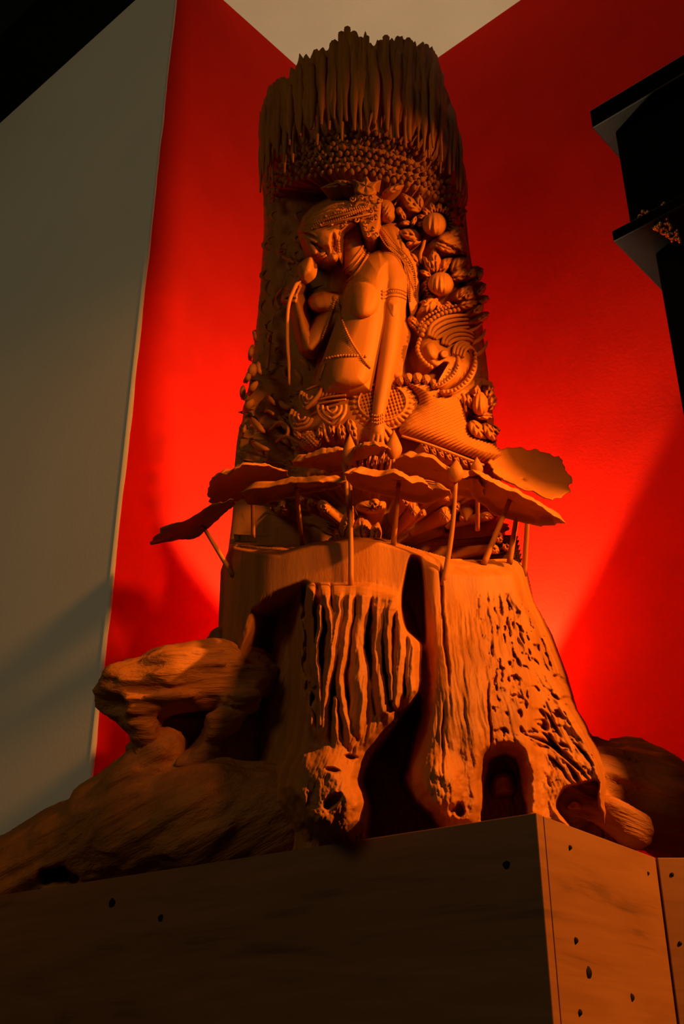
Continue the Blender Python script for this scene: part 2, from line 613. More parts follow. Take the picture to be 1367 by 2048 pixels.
def bl(px, py, cx, cy, rx, ry, ang=0.0):
    """smooth dent or boss: 1 at the centre, 0 outside the ellipse"""
    c, s = math.cos(math.radians(ang)), math.sin(math.radians(ang))
    if px.size > 5000:
        M = max(rx, ry)
        near = (np.abs(px - cx) < M) & (np.abs(py - cy) < M)
        out = np.zeros(px.shape)
        if near.any(): out[near] = bl(px[near][:4999], py[near][:4999], cx, cy, rx, ry, ang) if near.sum() < 5000 else bl_(px[near], py[near], cx, cy, rx, ry, c, s)
        return out
    return bl_(px, py, cx, cy, rx, ry, c, s)


def bl_(px, py, cx, cy, rx, ry, c, s):
    u = ((px - cx) * c + (py - cy) * s) / rx; v = (-(px - cx) * s + (py - cy) * c) / ry
    return smooth(1.0, 0.35, np.hypot(u, v))


def inset(px, py, poly, soft):
    return smooth(-soft * 0.5, soft, sd_poly(px, py, poly))


# strands of eroded wood hanging over the front-left buttress
STRANDS = [
    [(621, 1174, 8), (618, 1225, 7), (621, 1290, 7), (627, 1320, 9), (630, 1350, 6), (628, 1372, 4)],
    [(649, 1174, 9), (655, 1215, 8), (661, 1250, 9), (663, 1300, 12), (657, 1340, 11), (650, 1385, 10), (646, 1440, 12), (640, 1500, 20)],
    [(680, 1174, 14), (676, 1220, 13), (670, 1260, 11), (662, 1300, 11)],
    [(700, 1176, 12), (695, 1230, 14), (686, 1290, 13), (679, 1350, 10), (684, 1400, 9), (695, 1450, 10), (702, 1500, 14)],
    [(726, 1174, 16), (723, 1230, 13), (713, 1290, 14), (717, 1340, 20), (724, 1400, 24), (720, 1450, 26)],
    [(640, 1212, 4), (637, 1260, 5), (632, 1310, 6), (634, 1345, 7), (640, 1400, 7), (640, 1450, 9)],
    [(616, 1385, 5), (612, 1410, 6), (620, 1430, 8), (628, 1470, 12)],
    [(672, 1400, 6), (672, 1440, 8), (676, 1500, 14)],
    [(755, 1215, 16), (748, 1280, 16), (752, 1340, 13), (764, 1400, 12), (766, 1440, 10)],
    [(780, 1210, 14), (774, 1260, 9), (778, 1310, 7), (782, 1360, 6), (784, 1400, 4)],
    [(802, 1230, 10), (800, 1290, 11), (798, 1340, 12), (795, 1385, 10), (790, 1410, 6)],
    [(826, 1278, 15), (824, 1340, 15), (822, 1390, 10), (816, 1432, 7)],
]
SP = lambda pts, k=4: spline(pts, len(pts) * k, True)


def stump_h(px, py):
    h = np.zeros(px.shape)
    # edges wander a little, as eroded wood does
    wx = 5.0 * fbm(px / 34, py / 34, 0, 71, 3); wy = 5.0 * fbm(px / 34, py / 34, 9, 72, 3)
    rx, ry = px, py
    px = px + wx * smooth(1165, 1230, py); py = py + wy * smooth(1165, 1230, py)
    n = fbm(px / 60, py / 160, 0, 11)
    # front-left buttress, ending in a broken foot
    B1 = [(612, 1172), (640, 1168), (740, 1168), (800, 1182), (838, 1262), (850, 1300), (850, 1392), (812, 1425), (772, 1470), (738, 1510), (722, 1560), (735, 1600), (732, 1650), (700, 1680), (650, 1690), (602, 1645), (585, 1610), (558, 1576), (575, 1530), (592, 1480), (606, 1400), (610, 1300)]
    d = sd_poly(px, py, B1)
    h += 0.078 * smooth(-4, 24, d)
    h += 0.045 * bl(px, py, 645, 1590, 95, 110)
    # its strands stand proud, with slots between them
    zone = inset(px, py, [(604, 1170), (740, 1170), (745, 1300), (738, 1400), (716, 1500), (640, 1500), (606, 1440)], 10)
    st = np.full(px.shape, -1.0)
    for s in STRANDS[:8]:
        dd, rr, _ = sd_line(px, py, s)
        st = np.maximum(st, 1 - dd / np.maximum(rr, 1))
    slot = smooth(0.10, -0.45, st) * zone * smooth(1500, 1400, py)
    h -= 0.040 * slot * (0.25 + 0.75 * smooth(-0.05, 0.2, fbm(px / 26, py / 60, 2.0, 51) + 0.15))
    h += 0.013 * np.sqrt(np.clip(st, 0, 1)) * zone * smooth(1510, 1440, py)
    zone2 = inset(px, py, [(742, 1205), (800, 1212), (845, 1280), (842, 1400), (800, 1440), (752, 1430), (738, 1300)], 10)
    st = np.full(px.shape, -1.0)
    for s in STRANDS[8:]:
        dd, rr, _ = sd_line(px, py, s)
        st = np.maximum(st, 1 - dd / np.maximum(rr, 1))
    h -= 0.034 * smooth(0.0, -0.5, st) * zone2 * (0.2 + 0.8 * smooth(-0.1, 0.2, fbm(px / 18, py / 40, 6.0, 52)))
    h += 0.010 * np.sqrt(np.clip(st, 0, 1)) * zone2
    # centre root and broad right flare: one face, swelling from the band downwards
    B2 = SP([(847, 1098), (900, 1090), (1000, 1105), (1060, 1130), (1082, 1210), (1120, 1275), (1150, 1360), (1176, 1440), (1216, 1520), (1222, 1600), (1205, 1690), (1150, 1680), (1100, 1660), (1045, 1650), (1046, 1580), (1036, 1522), (1010, 1506), (984, 1514), (972, 1545), (970, 1620), (945, 1660), (880, 1652), (832, 1594), (818, 1540), (838, 1460), (846, 1380), (850, 1280)])
    h += (0.012 + 0.055 * smooth(1150, 1420, py)) * smooth(-4, 26, sd_poly(px, py, B2))
    h += 0.030 * bl(px, py, 872, 1575, 70, 85)
    h += 0.014 * np.cos((px - 905) / 62.0) * smooth(1180, 1350, py) * inset(px, py, B2, 50)
    # hollows
    h -= 0.120 * inset(rx, ry, SP([(826, 1103), (836, 1104), (846, 1160), (850, 1230), (850, 1286), (838, 1282), (812, 1264), (800, 1232), (803, 1190), (815, 1130)]), 7)
    h -= 0.150 * inset(px, py, SP([(838, 1390), (838, 1440), (830, 1470), (820, 1530), (812, 1560), (830, 1600), (870, 1640), (870, 1700), (740, 1700), (738, 1610), (724, 1565), (742, 1515), (775, 1474), (806, 1430)]), 12)
    h -= 0.085 * inset(rx, py, [(512, 1226), (550, 1196), (608, 1174), (606, 1300), (602, 1420), (588, 1490), (562, 1545), (555, 1600), (600, 1660), (600, 1720), (300, 1720), (380, 1580), (440, 1460), (486, 1340)], 34)
    h -= 0.085 * inset(px, py, SP([(972, 1545), (982, 1515), (1005, 1508), (1030, 1518), (1040, 1545), (1050, 1600), (1060, 1660), (968, 1660)]), 7)
    h += 0.055 * inset(px, py, SP([(986, 1548), (1022, 1545), (1032, 1582), (1010, 1592), (984, 1590)]), 12)
    h -= 0.090 * inset(px, py, SP([(1112, 1604), (1130, 1578), (1160, 1568), (1192, 1560), (1196, 1600), (1208, 1670), (1180, 1690), (1120, 1634)]), 8)
    h += 0.050 * inset(px, py, SP([(1128, 1612), (1150, 1598), (1170, 1612), (1160, 1626), (1136, 1624)], 3), 8)
    h -= 0.040 * inset(px, py, SP([(1172, 1448), (1188, 1440), (1206, 1462), (1210, 1482), (1190, 1484), (1176, 1470)]), 8)
    for cx, cy, ax, ay, a, dp in ((1128, 1362, 11, 5, 30, .016), (1136, 1398, 13, 6, 10, .018), (1115, 1352, 8, 4, 0, .010), (1084, 1455, 9, 6, 30, .012), (918, 1618, 9, 12, 0, .022), (903, 1617, 6, 8, 0, .016), (664, 1540, 12, 5, 0, .014), (702, 1514, 14, 4, 10, .014), (664, 1602, 17, 9, -38, .020), (1062, 1465, 6, 4, 0, .010), (1110, 1490, 34, 3.4, 40, .014), (1136, 1520, 44, 3.6, 44, .016), (1080, 1482, 34, 3, 22, .010), (1105, 1450, 24, 2.6, 55, .009), (1150, 1556, 28, 4, 55, .016), (1120, 1540, 30, 3, 50, .012), (1168, 1510, 24, 3, 48, .011), (882, 1170, 3, 60, -4, .008), (892, 1300, 4, 60, -6, .011), (866, 1330, 3, 60, -3, .006), (885, 1480, 3, 60, 2, .006), (978, 1440, 3, 60, -2, .007), (1092, 1310, 3, 40, -22, .007)):
        h -= dp * bl(px, py, cx, cy, ax * 1.5, ay * 1.5, a)
    # eroded pitting of the right flare: short dashes along the flow of the grain
    m = inset(px, py, [(955, 1190), (1050, 1190), (1105, 1270), (1135, 1350), (1165, 1430), (1200, 1520), (1190, 1570), (1100, 1560), (1040, 1520), (980, 1480), (955, 1330)], 30)
    k = smooth(0, 1, (px - 940) / 260)
    gx = px - (py - 1200) * (0.08 + 0.42 * k)
    p = vnoise(gx / 5.0, py / 17, 0, 31) + 0.6 * vnoise(gx / 2.7, py / 8, 0, 32)
    h -= 0.0080 * smooth(0.22, 0.80, p) * m * smooth(-0.30, 0.20, fbm(px / 30, py / 30, 5, 33) + 0.10)
    h -= 0.0030 * smooth(0.1, 0.6, vnoise(gx / 9, py / 34, 3, 35)) * m
    # gentle vertical grain everywhere below the sawn band
    low = smooth(0, 40, py - (lerpx(RING_TOP, px) + 70))
    gx = px - (py - 1300) * 0.0012 * (px - 830)
    h += 0.0030 * fbm(gx / 8, py / 120, 0, 21) * low + 0.009 * n * low
    h += 0.0013 * fbm(gx / 3.4, py / 60, 0, 24) * low
    h += 0.0060 * fbm(px / 22, py / 30, 0, 23) * smooth(1440, 1560, py)
    h += 0.0016 * fbm(px / 6, py / 12, 0, 25) * smooth(1460, 1560, py)
    return h


def trunk_h(px, py):
    h = np.zeros(px.shape)
    ring = lerpx(RING_TOP, px)
    # stump below the ring of leaves stands out in front of the carved column
    below = smooth(-6, 8, py - ring)
    mid = smooth(455, 560, px) * smooth(1075, 1000, px)
    h += below * 0.0 * mid
    # panel ground: cut back behind the figure, deepest under the hood
    hood = lerpx(HOOD_LOW, px)
    panel = smooth(-2, 14, py - hood) * (1 - smooth(-30, -4, py - ring))
    side = smooth(478, 528, px) * (1 - smooth(925, 1005, px) * 0.65)
    deep = 0.060 * smooth(500, 560, px) * (1 - smooth(800, 930, px) * 0.62) + 0.014 * side + 0.072 * smooth(532, 590, px) * smooth(700, 640, px) * smooth(810, 740, py)
    h -= panel * deep
    # low carved foliage filling the panel's margins
    wxx = px + 9 * fbm(px / 30, py / 30, 4, 93, 2); wyy = py + 9 * fbm(px / 30, py / 30, 8, 94, 2)
    ridg = np.clip(1 - np.abs(vnoise(wxx / 13, wyy / 24, 0, 91)) * 2.0, 0, 1) * 0.65 + np.clip(1 - np.abs(vnoise(wxx / 7, wyy / 15, 3, 92)) * 2.2, 0, 1) * 0.35
    h += panel * 0.034 * (ridg - 0.75) * (smooth(480, 500, px) * smooth(640, 585, px) + smooth(905, 940, px) * smooth(1010, 985, px) * 0.5)
    under = smooth(-120, -80, py - ring) * (1 - smooth(-60, -30, py - ring))
    h -= 0.080 * under * smooth(470, 520, px) * (1 - smooth(1000, 1040, px))
    # hood: fluted zone above, stepping back towards the panel
    spike = lerpx(SPIKE_LOW, px)
    h -= 0.034 * smooth(-20, 60, py - spike) * (1 - panel) * (py < ring - 200)
    up = smooth(40, 20, py - spike)
    h -= up * (0.002 + 0.012 * smooth(-70, 10, py - spike))
    h += up * 0.009 * fbm(px / 8, py / 80, 0, 41)
    h -= 0.15 * smooth(-60, -30, py - ring) * smooth(470, 560, px) * smooth(1130, 1040, px)
    return h


# mesh of the whole trunk: rows from the plinth to the broken crown
trunk = empty('carved_trunk', (AX, AY, PLZ), 'tall carved teak trunk with lotus maiden relief and spreading roots on wooden plinth', 'wood carving')
NT_F, NT_B, NZ = 400, 70, 520
thf = np.linspace(-math.radians(112), math.radians(112), NT_F)
thb = np.linspace(math.radians(112), math.radians(360 - 112), NT_B + 2)[1:-1]
TH = np.concatenate([thf, thb])
# crown height by angle
tp = hit(np.array([p[0] for p in TOPLINE]), np.array([p[1] for p in TOPLINE], float), -0.02)
tth, tz = th_z(tp)
o_ = np.argsort(tth)
ZT = np.interp(TH, tth[o_], tz[o_], left=tz[o_][0], right=tz[o_][-1])
ZT = np.where(np.cos(TH) < -0.1, tz.min() - 0.03, ZT)
ZT = ZT + 0.016 * vnoise(TH * 34, 0, 0, 5)
T = np.linspace(0, 1, NZ)[:, None]
Zg = (PLZ + 0.0005) * (1 - T) + ZT[None, :] * T
THg = np.broadcast_to(TH[None, :], Zg.shape)
def blur(H, n):
    for ax in (0, 1):
        pad = [(0, 0), (0, 0)]; pad[ax] = (n, n)
        c = np.cumsum(np.pad(H, pad, mode='edge'), axis=ax)
        c = np.concatenate([np.zeros_like(np.take(c, [0], ax)), c], ax)
        L = H.shape[ax]
        H = (np.take(c, range(2 * n + 1, 2 * n + 1 + L), ax) - np.take(c, range(0, L), ax)) / (2 * n + 1)
    return H


# where each point is seen is looked up through a softened copy of the relief (coarse pass), then drawn sharp
SUB = 5
zi = np.arange(0, NZ, SUB); ti = np.arange(0, NT_F, SUB)
zc = Zg[np.ix_(zi, ti)]; tc = THg[np.ix_(zi, ti)]
Hc = np.zeros(zc.shape)
fadef = lambda th: smooth(math.radians(108), math.radians(80), np.abs(th))
for it in range(5):
    Hs = blur(blur(Hc, 3), 3)
    px, py = project(surf(tc, zc, Hs))
    Hc = trunk_h(px, py) * fadef(tc)
Hs = blur(blur(Hc, 3), 3)
tmp = np.stack([np.interp(np.arange(NT_F), ti, r) for r in Hs])
Hf = np.stack([np.interp(np.arange(NZ), zi, tmp[:, j]) for j in range(NT_F)], 1)
px, py = project(surf(THg[:, :NT_F], Zg[:, :NT_F], Hf))
Hh = np.zeros(Zg.shape)
Hh[:, :NT_F] = trunk_h(px, py) * fadef(THg[:, :NT_F])
Hh += 0.004 * fbm(THg * 9, Zg * 2.5, 0, 61) * (Zg < PLZ + 0.35)
P = surf(THg, Zg, Hh)
nc = len(TH)
rows = [P.reshape(-1, 3)]
faces = [grid_faces(NZ, nc, True)]
# broken hollow top: inner rim, floor
for k, (dr, dz) in enumerate(((0.045, 0.0), (0.06, -0.06), (0.14, -0.08))):
    rr = np.maximum(base_r(TH, ZT) - 0.012 - dr, 0.02)
    ring = np.stack([AX + rr * np.sin(TH), AY - rr * np.cos(TH), ZT + dz + 0.02 * vnoise(TH * 9, k, 0, 8)], -1)
    rows.append(ring)
V = np.concatenate(rows)
base = NZ * nc
jj = np.arange(nc); j2 = (jj + 1) % nc
prev = (NZ - 1) * nc
for k in range(3):
    cur = base + k * nc
    faces.append(np.stack([prev + jj, prev + j2, cur + j2, cur + jj], -1))
    prev = cur
cidx = len(V)
V = np.concatenate([V, [[AX, AY, ZT.min() - 0.1]]])
faces.append(np.stack([prev + jj, prev + j2, np.full(nc, cidx), np.full(nc, cidx)], -1)[:, [0, 1, 2, 2]])
fq = np.concatenate(faces[:-1])
trunk_mesh = mesh_obj('trunk', V, fq, M_WOOD, trunk)


# ------------------------------------------------------------------ builders for carved pieces
def tube_mesh(P, R, seg=8, flat=1.0, cap=True):
    """tube through points P with radii R; returns verts, faces"""
    P = np.asarray(P, float); R = np.asarray(R, float); n = len(P)
    Tn = np.gradient(P, axis=0); Tn /= np.linalg.norm(Tn, axis=1, keepdims=True) + 1e-12
    ref = outward(P[:1])[0]
    vs = []
    for i in range(n):
        s = np.cross(Tn[i], ref); s /= np.linalg.norm(s) + 1e-12
        u = np.cross(s, Tn[i]); ref = u
        for k in range(seg):
            w = 2 * math.pi * k / seg
            vs.append(P[i] + R[i] * (math.cos(w) * s + flat * math.sin(w) * u))
    fs = [(i * seg + k, i * seg + (k + 1) % seg, (i + 1) * seg + (k + 1) % seg, (i + 1) * seg + k) for i in range(n - 1) for k in range(seg)]
    if cap:
        vs += [P[0], P[-1]]
        a, b = len(vs) - 2, len(vs) - 1
        fs += [(a, (k + 1) % seg, k) for k in range(seg)]
        fs += [(b, (n - 1) * seg + k, (n - 1) * seg + (k + 1) % seg) for k in range(seg)]
    return vs, fs


def merge(parts):
    V, Fc = [], []
    for v, f in parts:
        o = len(V); V += [tuple(p) for p in v]; Fc += [tuple(i + o for i in q) for q in f]
    return V, Fc


def path3(path, n):
    """picture path rows (x, y, w, r) -> points and radii in metres"""
    q = spline(path, n)
    return hit(q[:, 0], q[:, 1], q[:, 2]), np.maximum(q[:, 3], 0.3) * PXM


def tube(name, path, parent, m=None, n=14, seg=8, flat=1.0):
    P, R = path3(path, n)
    v, f = tube_mesh(P, R, seg, flat)
    return mesh_obj(name, v, f, m or M_SMOOTH, parent)


def tubes(name, paths, parent, m=None, n=12, seg=6, flat=1.0):
    """one part made of several strands carved together"""
    ps = []
    for p in paths:
        P, R = path3(p, n)
        ps.append(tube_mesh(P, R, seg, flat))
    v, f = merge(ps)
    return mesh_obj(name, v, f, m or M_SMOOTH, parent)


def ball(c, r, nu=8, nv=5, squash=1.0):
    vs = [c + np.array([0, 0, r])]; fs = []
    for i in range(1, nv):
        a = math.pi * i / nv
        for k in range(nu):
            b = 2 * math.pi * k / nu
            vs.append(c + r * np.array([math.sin(a) * math.cos(b), math.sin(a) * math.sin(b), math.cos(a) * squash]))
    vs.append(c - np.array([0, 0, r]))
    fs += [(0, 1 + k, 1 + (k + 1) % nu) for k in range(nu)]
    for i in range(nv - 2):
        a = 1 + i * nu
        fs += [(a + k, a + nu + k, a + nu + (k + 1) % nu, a + (k + 1) % nu) for k in range(nu)]
    a = 1 + (nv - 2) * nu
    fs += [(a + k, len(vs) - 1, a + (k + 1) % nu) for k in range(nu)]
    return vs, fs


def beads(name, path, parent, r=2.4, gap=5.0, m=None):
    q = spline(path, 400)
    L = np.concatenate([[0], np.cumsum(np.hypot(*np.diff(q[:, :2], axis=0).T))])
    s = np.arange(gap / 2, L[-1], gap)
    x, y, w = (np.interp(s, L, q[:, k]) for k in range(3))
    P = hit(x, y, w)
    v, f = merge([ball(p, r * PXM) for p in P])
    o = mesh_obj(name, v, f, m or M_SMOOTH, parent)
    o['kind'] = 'stuff'          # beads too small to pick apart
    return o


def boss(name, outline, w0, h, parent, m=None, prof='dome', detail=None, n=40, rings=9, skirt=0.035, tilt=(0, 0), raw=False, center=None):
    """carved piece with a picture outline: domed, bevelled or cupped front standing on sides that run back into the trunk"""
    q = np.asarray(outline, float) if raw else spline(outline, n, True)
    n = len(q)
    c = q.mean(0) if center is None else np.asarray(center, float)
    ss = np.linspace(1, 0.0, rings + 1)[:-1]
    rows = []
    for s in ss:
        x = c[0] + (q[:, 0] - c[0]) * s; y = c[1] + (q[:, 1] - c[1]) * s
        if prof == 'dome': k = math.sqrt(max(1 - s * s, 0))
        elif prof == 'flat': k = min(1.0, (1 - s) / 0.22) ** 0.6
        elif prof == 'cup': k = 0.35 + 0.65 * s ** 2 if s < 0.93 else (1 - s) / 0.07
        elif prof == 'ridge': k = 1 - s
        else: k = prof(s)
        w = w0 + h * k + tilt[0] * (x - c[0]) + tilt[1] * (y - c[1])
        if detail is not None:
            w = w + detail(x, y, s, np.arctan2(y - c[1], x - c[0])) * (1 if s < 0.98 else 0)
        rows.append(hit(x, y, w))
    cw = w0 + h * (1.0 if prof != 'cup' else 0.35)
    if not isinstance(prof, str): cw = w0 + h * prof(0.0)
    if detail is not None:
        cw += float(np.ravel(detail(np.array([c[0]]), np.array([c[1]]), 0.0, np.array([0.0])))[0])
    cen = hit(np.array([c[0]]), np.array([c[1]]), np.array([cw]))
    edge = rows[0]
    back = edge - outward(edge) * skirt
    V = np.concatenate([back] + rows + [cen])
    k = np.arange(n); k2 = (k + 1) % n
    fs = []
    for i in range(len(rows)):
        fs += [tuple(x) for x in np.stack([i * n + k, i * n + k2, (i + 1) * n + k2, (i + 1) * n + k], -1)]
    last = len(rows) * n
    fs += [(last + i, last + (i + 1) % n, len(V) - 1) for i in range(n)]
    o = mesh_obj(name, V, [tuple(map(int, f)) for f in fs], m or M_SMOOTH, parent)
    return o


def ell(cx, cy, rx, ry, ang=0.0, n=16):
    a = np.linspace(0, 2 * math.pi, n, endpoint=False); t = math.radians(ang)
    u, v = rx * np.cos(a), ry * np.sin(a)
    return np.stack([cx + u * math.cos(t) - v * math.sin(t), cy + u * math.sin(t) + v * math.cos(t)], -1)


def almond(x0, y0, x1, y1, wid, bend=0.0):
    """pointed leaf outline from stalk to tip"""
    d = np.array([x1 - x0, y1 - y0], float); L = np.hypot(*d); d /= L; nrm = np.array([-d[1], d[0]])
    up = [(t, wid * math.sin(math.pi * t ** 0.8) ** 0.8) for t in (0.0, .12, .3, .5, .7, .86)]
    pts = [np.array([x0, y0]) + d * L * t + nrm * (w + bend * math.sin(math.pi * t)) for t, w in up]
    pts += [np.array([x1, y1])]
    pts += [np.array([x0, y0]) + d * L * t + nrm * (-w + bend * math.sin(math.pi * t)) for t, w in up[:0:-1]]
    return np.array(pts)


def leaf_detail(x0, y0, x1, y1, amp=0.004, freq=0.55):
    d = np.array([x1 - x0, y1 - y0], float); d /= np.hypot(*d)

    def f(x, y, s, a):
        u = (x - x0) * d[0] + (y - y0) * d[1]; v = -(x - x0) * d[1] + (y - y0) * d[0]
        return amp * 0.5 * np.cos((u * 0.8 - np.abs(v) * 1.0) * freq) - amp * 1.2 * np.exp(-(v / 2.0) ** 2)
    return f


def leaf_boss(x0, y0, x1, y1, wid, w0, h, parent=None, bend=0.0, name='carved_leaf', m=None, freq=0.55, skirt=0.045):
    return boss(name, almond(x0, y0, x1, y1, wid, bend), w0, h, parent or trunk, m, detail=leaf_detail(x0, y0, x1, y1, 0.004, freq), n=36, rings=8, skirt=skirt)


def field(name, fn, box, step, parent, m, cut, zmin=None):
    """continuous carved form drawn as a height field; kept where it rises above cut(px, py)"""
    x0, y0, x1, y1 = box
    X, Y = np.meshgrid(np.arange(x0, x1, step), np.arange(y0, y1, step))
    W = fn(X, Y)
    keep = W > cut
    P = hit(X, Y, np.maximum(W, cut - 0.004))
    if zmin is not None:
        P[..., 2] = np.maximum(P[..., 2], zmin)
    nr, nc = X.shape
    fq = grid_faces(nr, nc)
    kk = keep.ravel()
    fq = fq[kk[fq].any(1)]
    used = np.unique(fq); remap = np.full(nr * nc, -1); remap[used] = np.arange(len(used))
    # winding seen from the camera
    return mesh_obj(name, P.reshape(-1, 3)[used], remap[fq][:, ::-1], m, parent)


def limb(px, py, pts, base, k=1.0, drop=0.006):
    """rounded limb: pts rows (x, y, r, w) ; w = how far its axis stands off the base"""
    q = np.asarray(pts, float)
    d, r, t = sd_line(px, py, q[:, :3])
    wz = np.interp(t, np.linspace(0, 1, len(q)), q[:, 3])
    ins = np.sqrt(np.clip(r * r - d * d, 0, None)) * PXM * k
    return base + wz + np.where(d < r, ins, -(d - r) * drop)


# ------------------------------------------------------------------ broken crown: hanging fluted spikes
PEAKS = [(519, 222), (540, 196), (551, 182), (575, 170), (592, 156), (608, 116), (620, 117), (631, 105), (646, 117), (658, 103), (670, 84), (681, 70), (689, 58), (702, 66), (716, 76), (731, 76), (745, 100), (762, 83), (775, 78), (788, 90), (801, 81), (819, 83), (833, 106), (849, 98), (860, 115), (871, 124), (884, 142), (894, 160), (904, 184), (914, 220), (922, 250)]
xs = []
x = 524.0
while x < 921:
    xs.append(x)
    e = math.sqrt(max(0.05, 1 - ((x - 722) / 205.0) ** 2))
    x += 3.5 + 9.2 * e
for i, x in enumerate(xs):
    top = float(np.interp(x, [p[0] for p in PEAKS], [p[1] for p in PEAKS])) + random.choice((-4, 0, 2, 6, 10, 18))
    low = float(lerpx(SPIKE_LOW, x)) + (random.uniform(-24, 4) if i % 2 else random.uniform(-4, 26))
    e = math.sqrt(max(0.05, 1 - ((x - 722) / 215.0) ** 2))
    r = (6.5 + 4.5 * random.random()) * (0.5 + 0.5 * e)
    off = -0.006 + (0.003 if i % 2 else -0.003) + random.uniform(-.004, .003)
    bx = random.uniform(-5, 5); lean = (x - 722) * 0.02
    pts = []
    for t in np.linspace(0, 1, 9):
        rr = r * (0.75 + 0.4 * math.sin(math.pi * min(1, t * 1.1)) * 0.6 + 0.22 * random.uniform(-1, 1))
        if t > 0.6: rr *= 1 - 0.62 * (t - 0.6) / 0.4
        if t > 0.97: rr *= 1.25
        y = top + (low - top) * t
        pts.append((x + bx * math.sin(2.4 * t) + lean * t + random.uniform(-.7, .7), y, off + 0.004 * t, rr))
    tube('spike', pts, trunk, M_WOOD, n=14, seg=7)

# rows of scale-like bosses under the spikes
bv, bf = ball(np.zeros(3), 1.0, 8, 5)
bv = [np.array([p[0] * (1.0 - 0.35 * p[1]), p[1] * 1.25, p[2]]) for p in bv]
scale_mesh = None
nrow = 8
for r_ in range(nrow):
    f = (r_ + 0.3) / nrow
    x = 528.0 + (r_ % 2) * 6.5
    while x < 944:
        e = math.sqrt(max(0.06, 1 - ((x - 728) / 222.0) ** 2))
        ylo, yhi = float(lerpx(SPIKE_LOW, x)), float(lerpx(HOOD_LOW, x))
        y = ylo + (yhi - ylo) * f + random.uniform(-2, 2)
        w = float(trunk_h(np.array([x]), np.array([y]))[0]) + 0.003
        P0 = hit(np.array([x + random.uniform(-1.5, 1.5)]), np.array([y]), np.array([w]))[0]
        nrm = outward(P0[None])[0]
        if scale_mesh is None:
            ob = mesh_obj('scale', bv, bf, M_WOOD, trunk)
            scale_mesh = ob.data
        else:
            ob = bpy.data.objects.new('scale', scale_mesh); COL.objects.link(ob)
            ob.parent = trunk; ob.matrix_parent_inverse = trunk.matrix_world.inverted()
        sc = PXM * random.uniform(4.6, 6.2) * (0.6 + 0.4 * e)
        ob.location = P0
        # local z points out of the trunk, local y up and slightly forward
        q = Vector(nrm).to_track_quat('Z', 'Y')
        ob.rotation_mode = 'QUATERNION'; ob.rotation_quaternion = q
        ob.scale = (sc, sc * 1.15, sc * 1.2)
        x += 14.2 * (0.55 + 0.45 * e)

# ------------------------------------------------------------------ the carved maiden: one continuous body
G = -0.072            # panel ground behind her


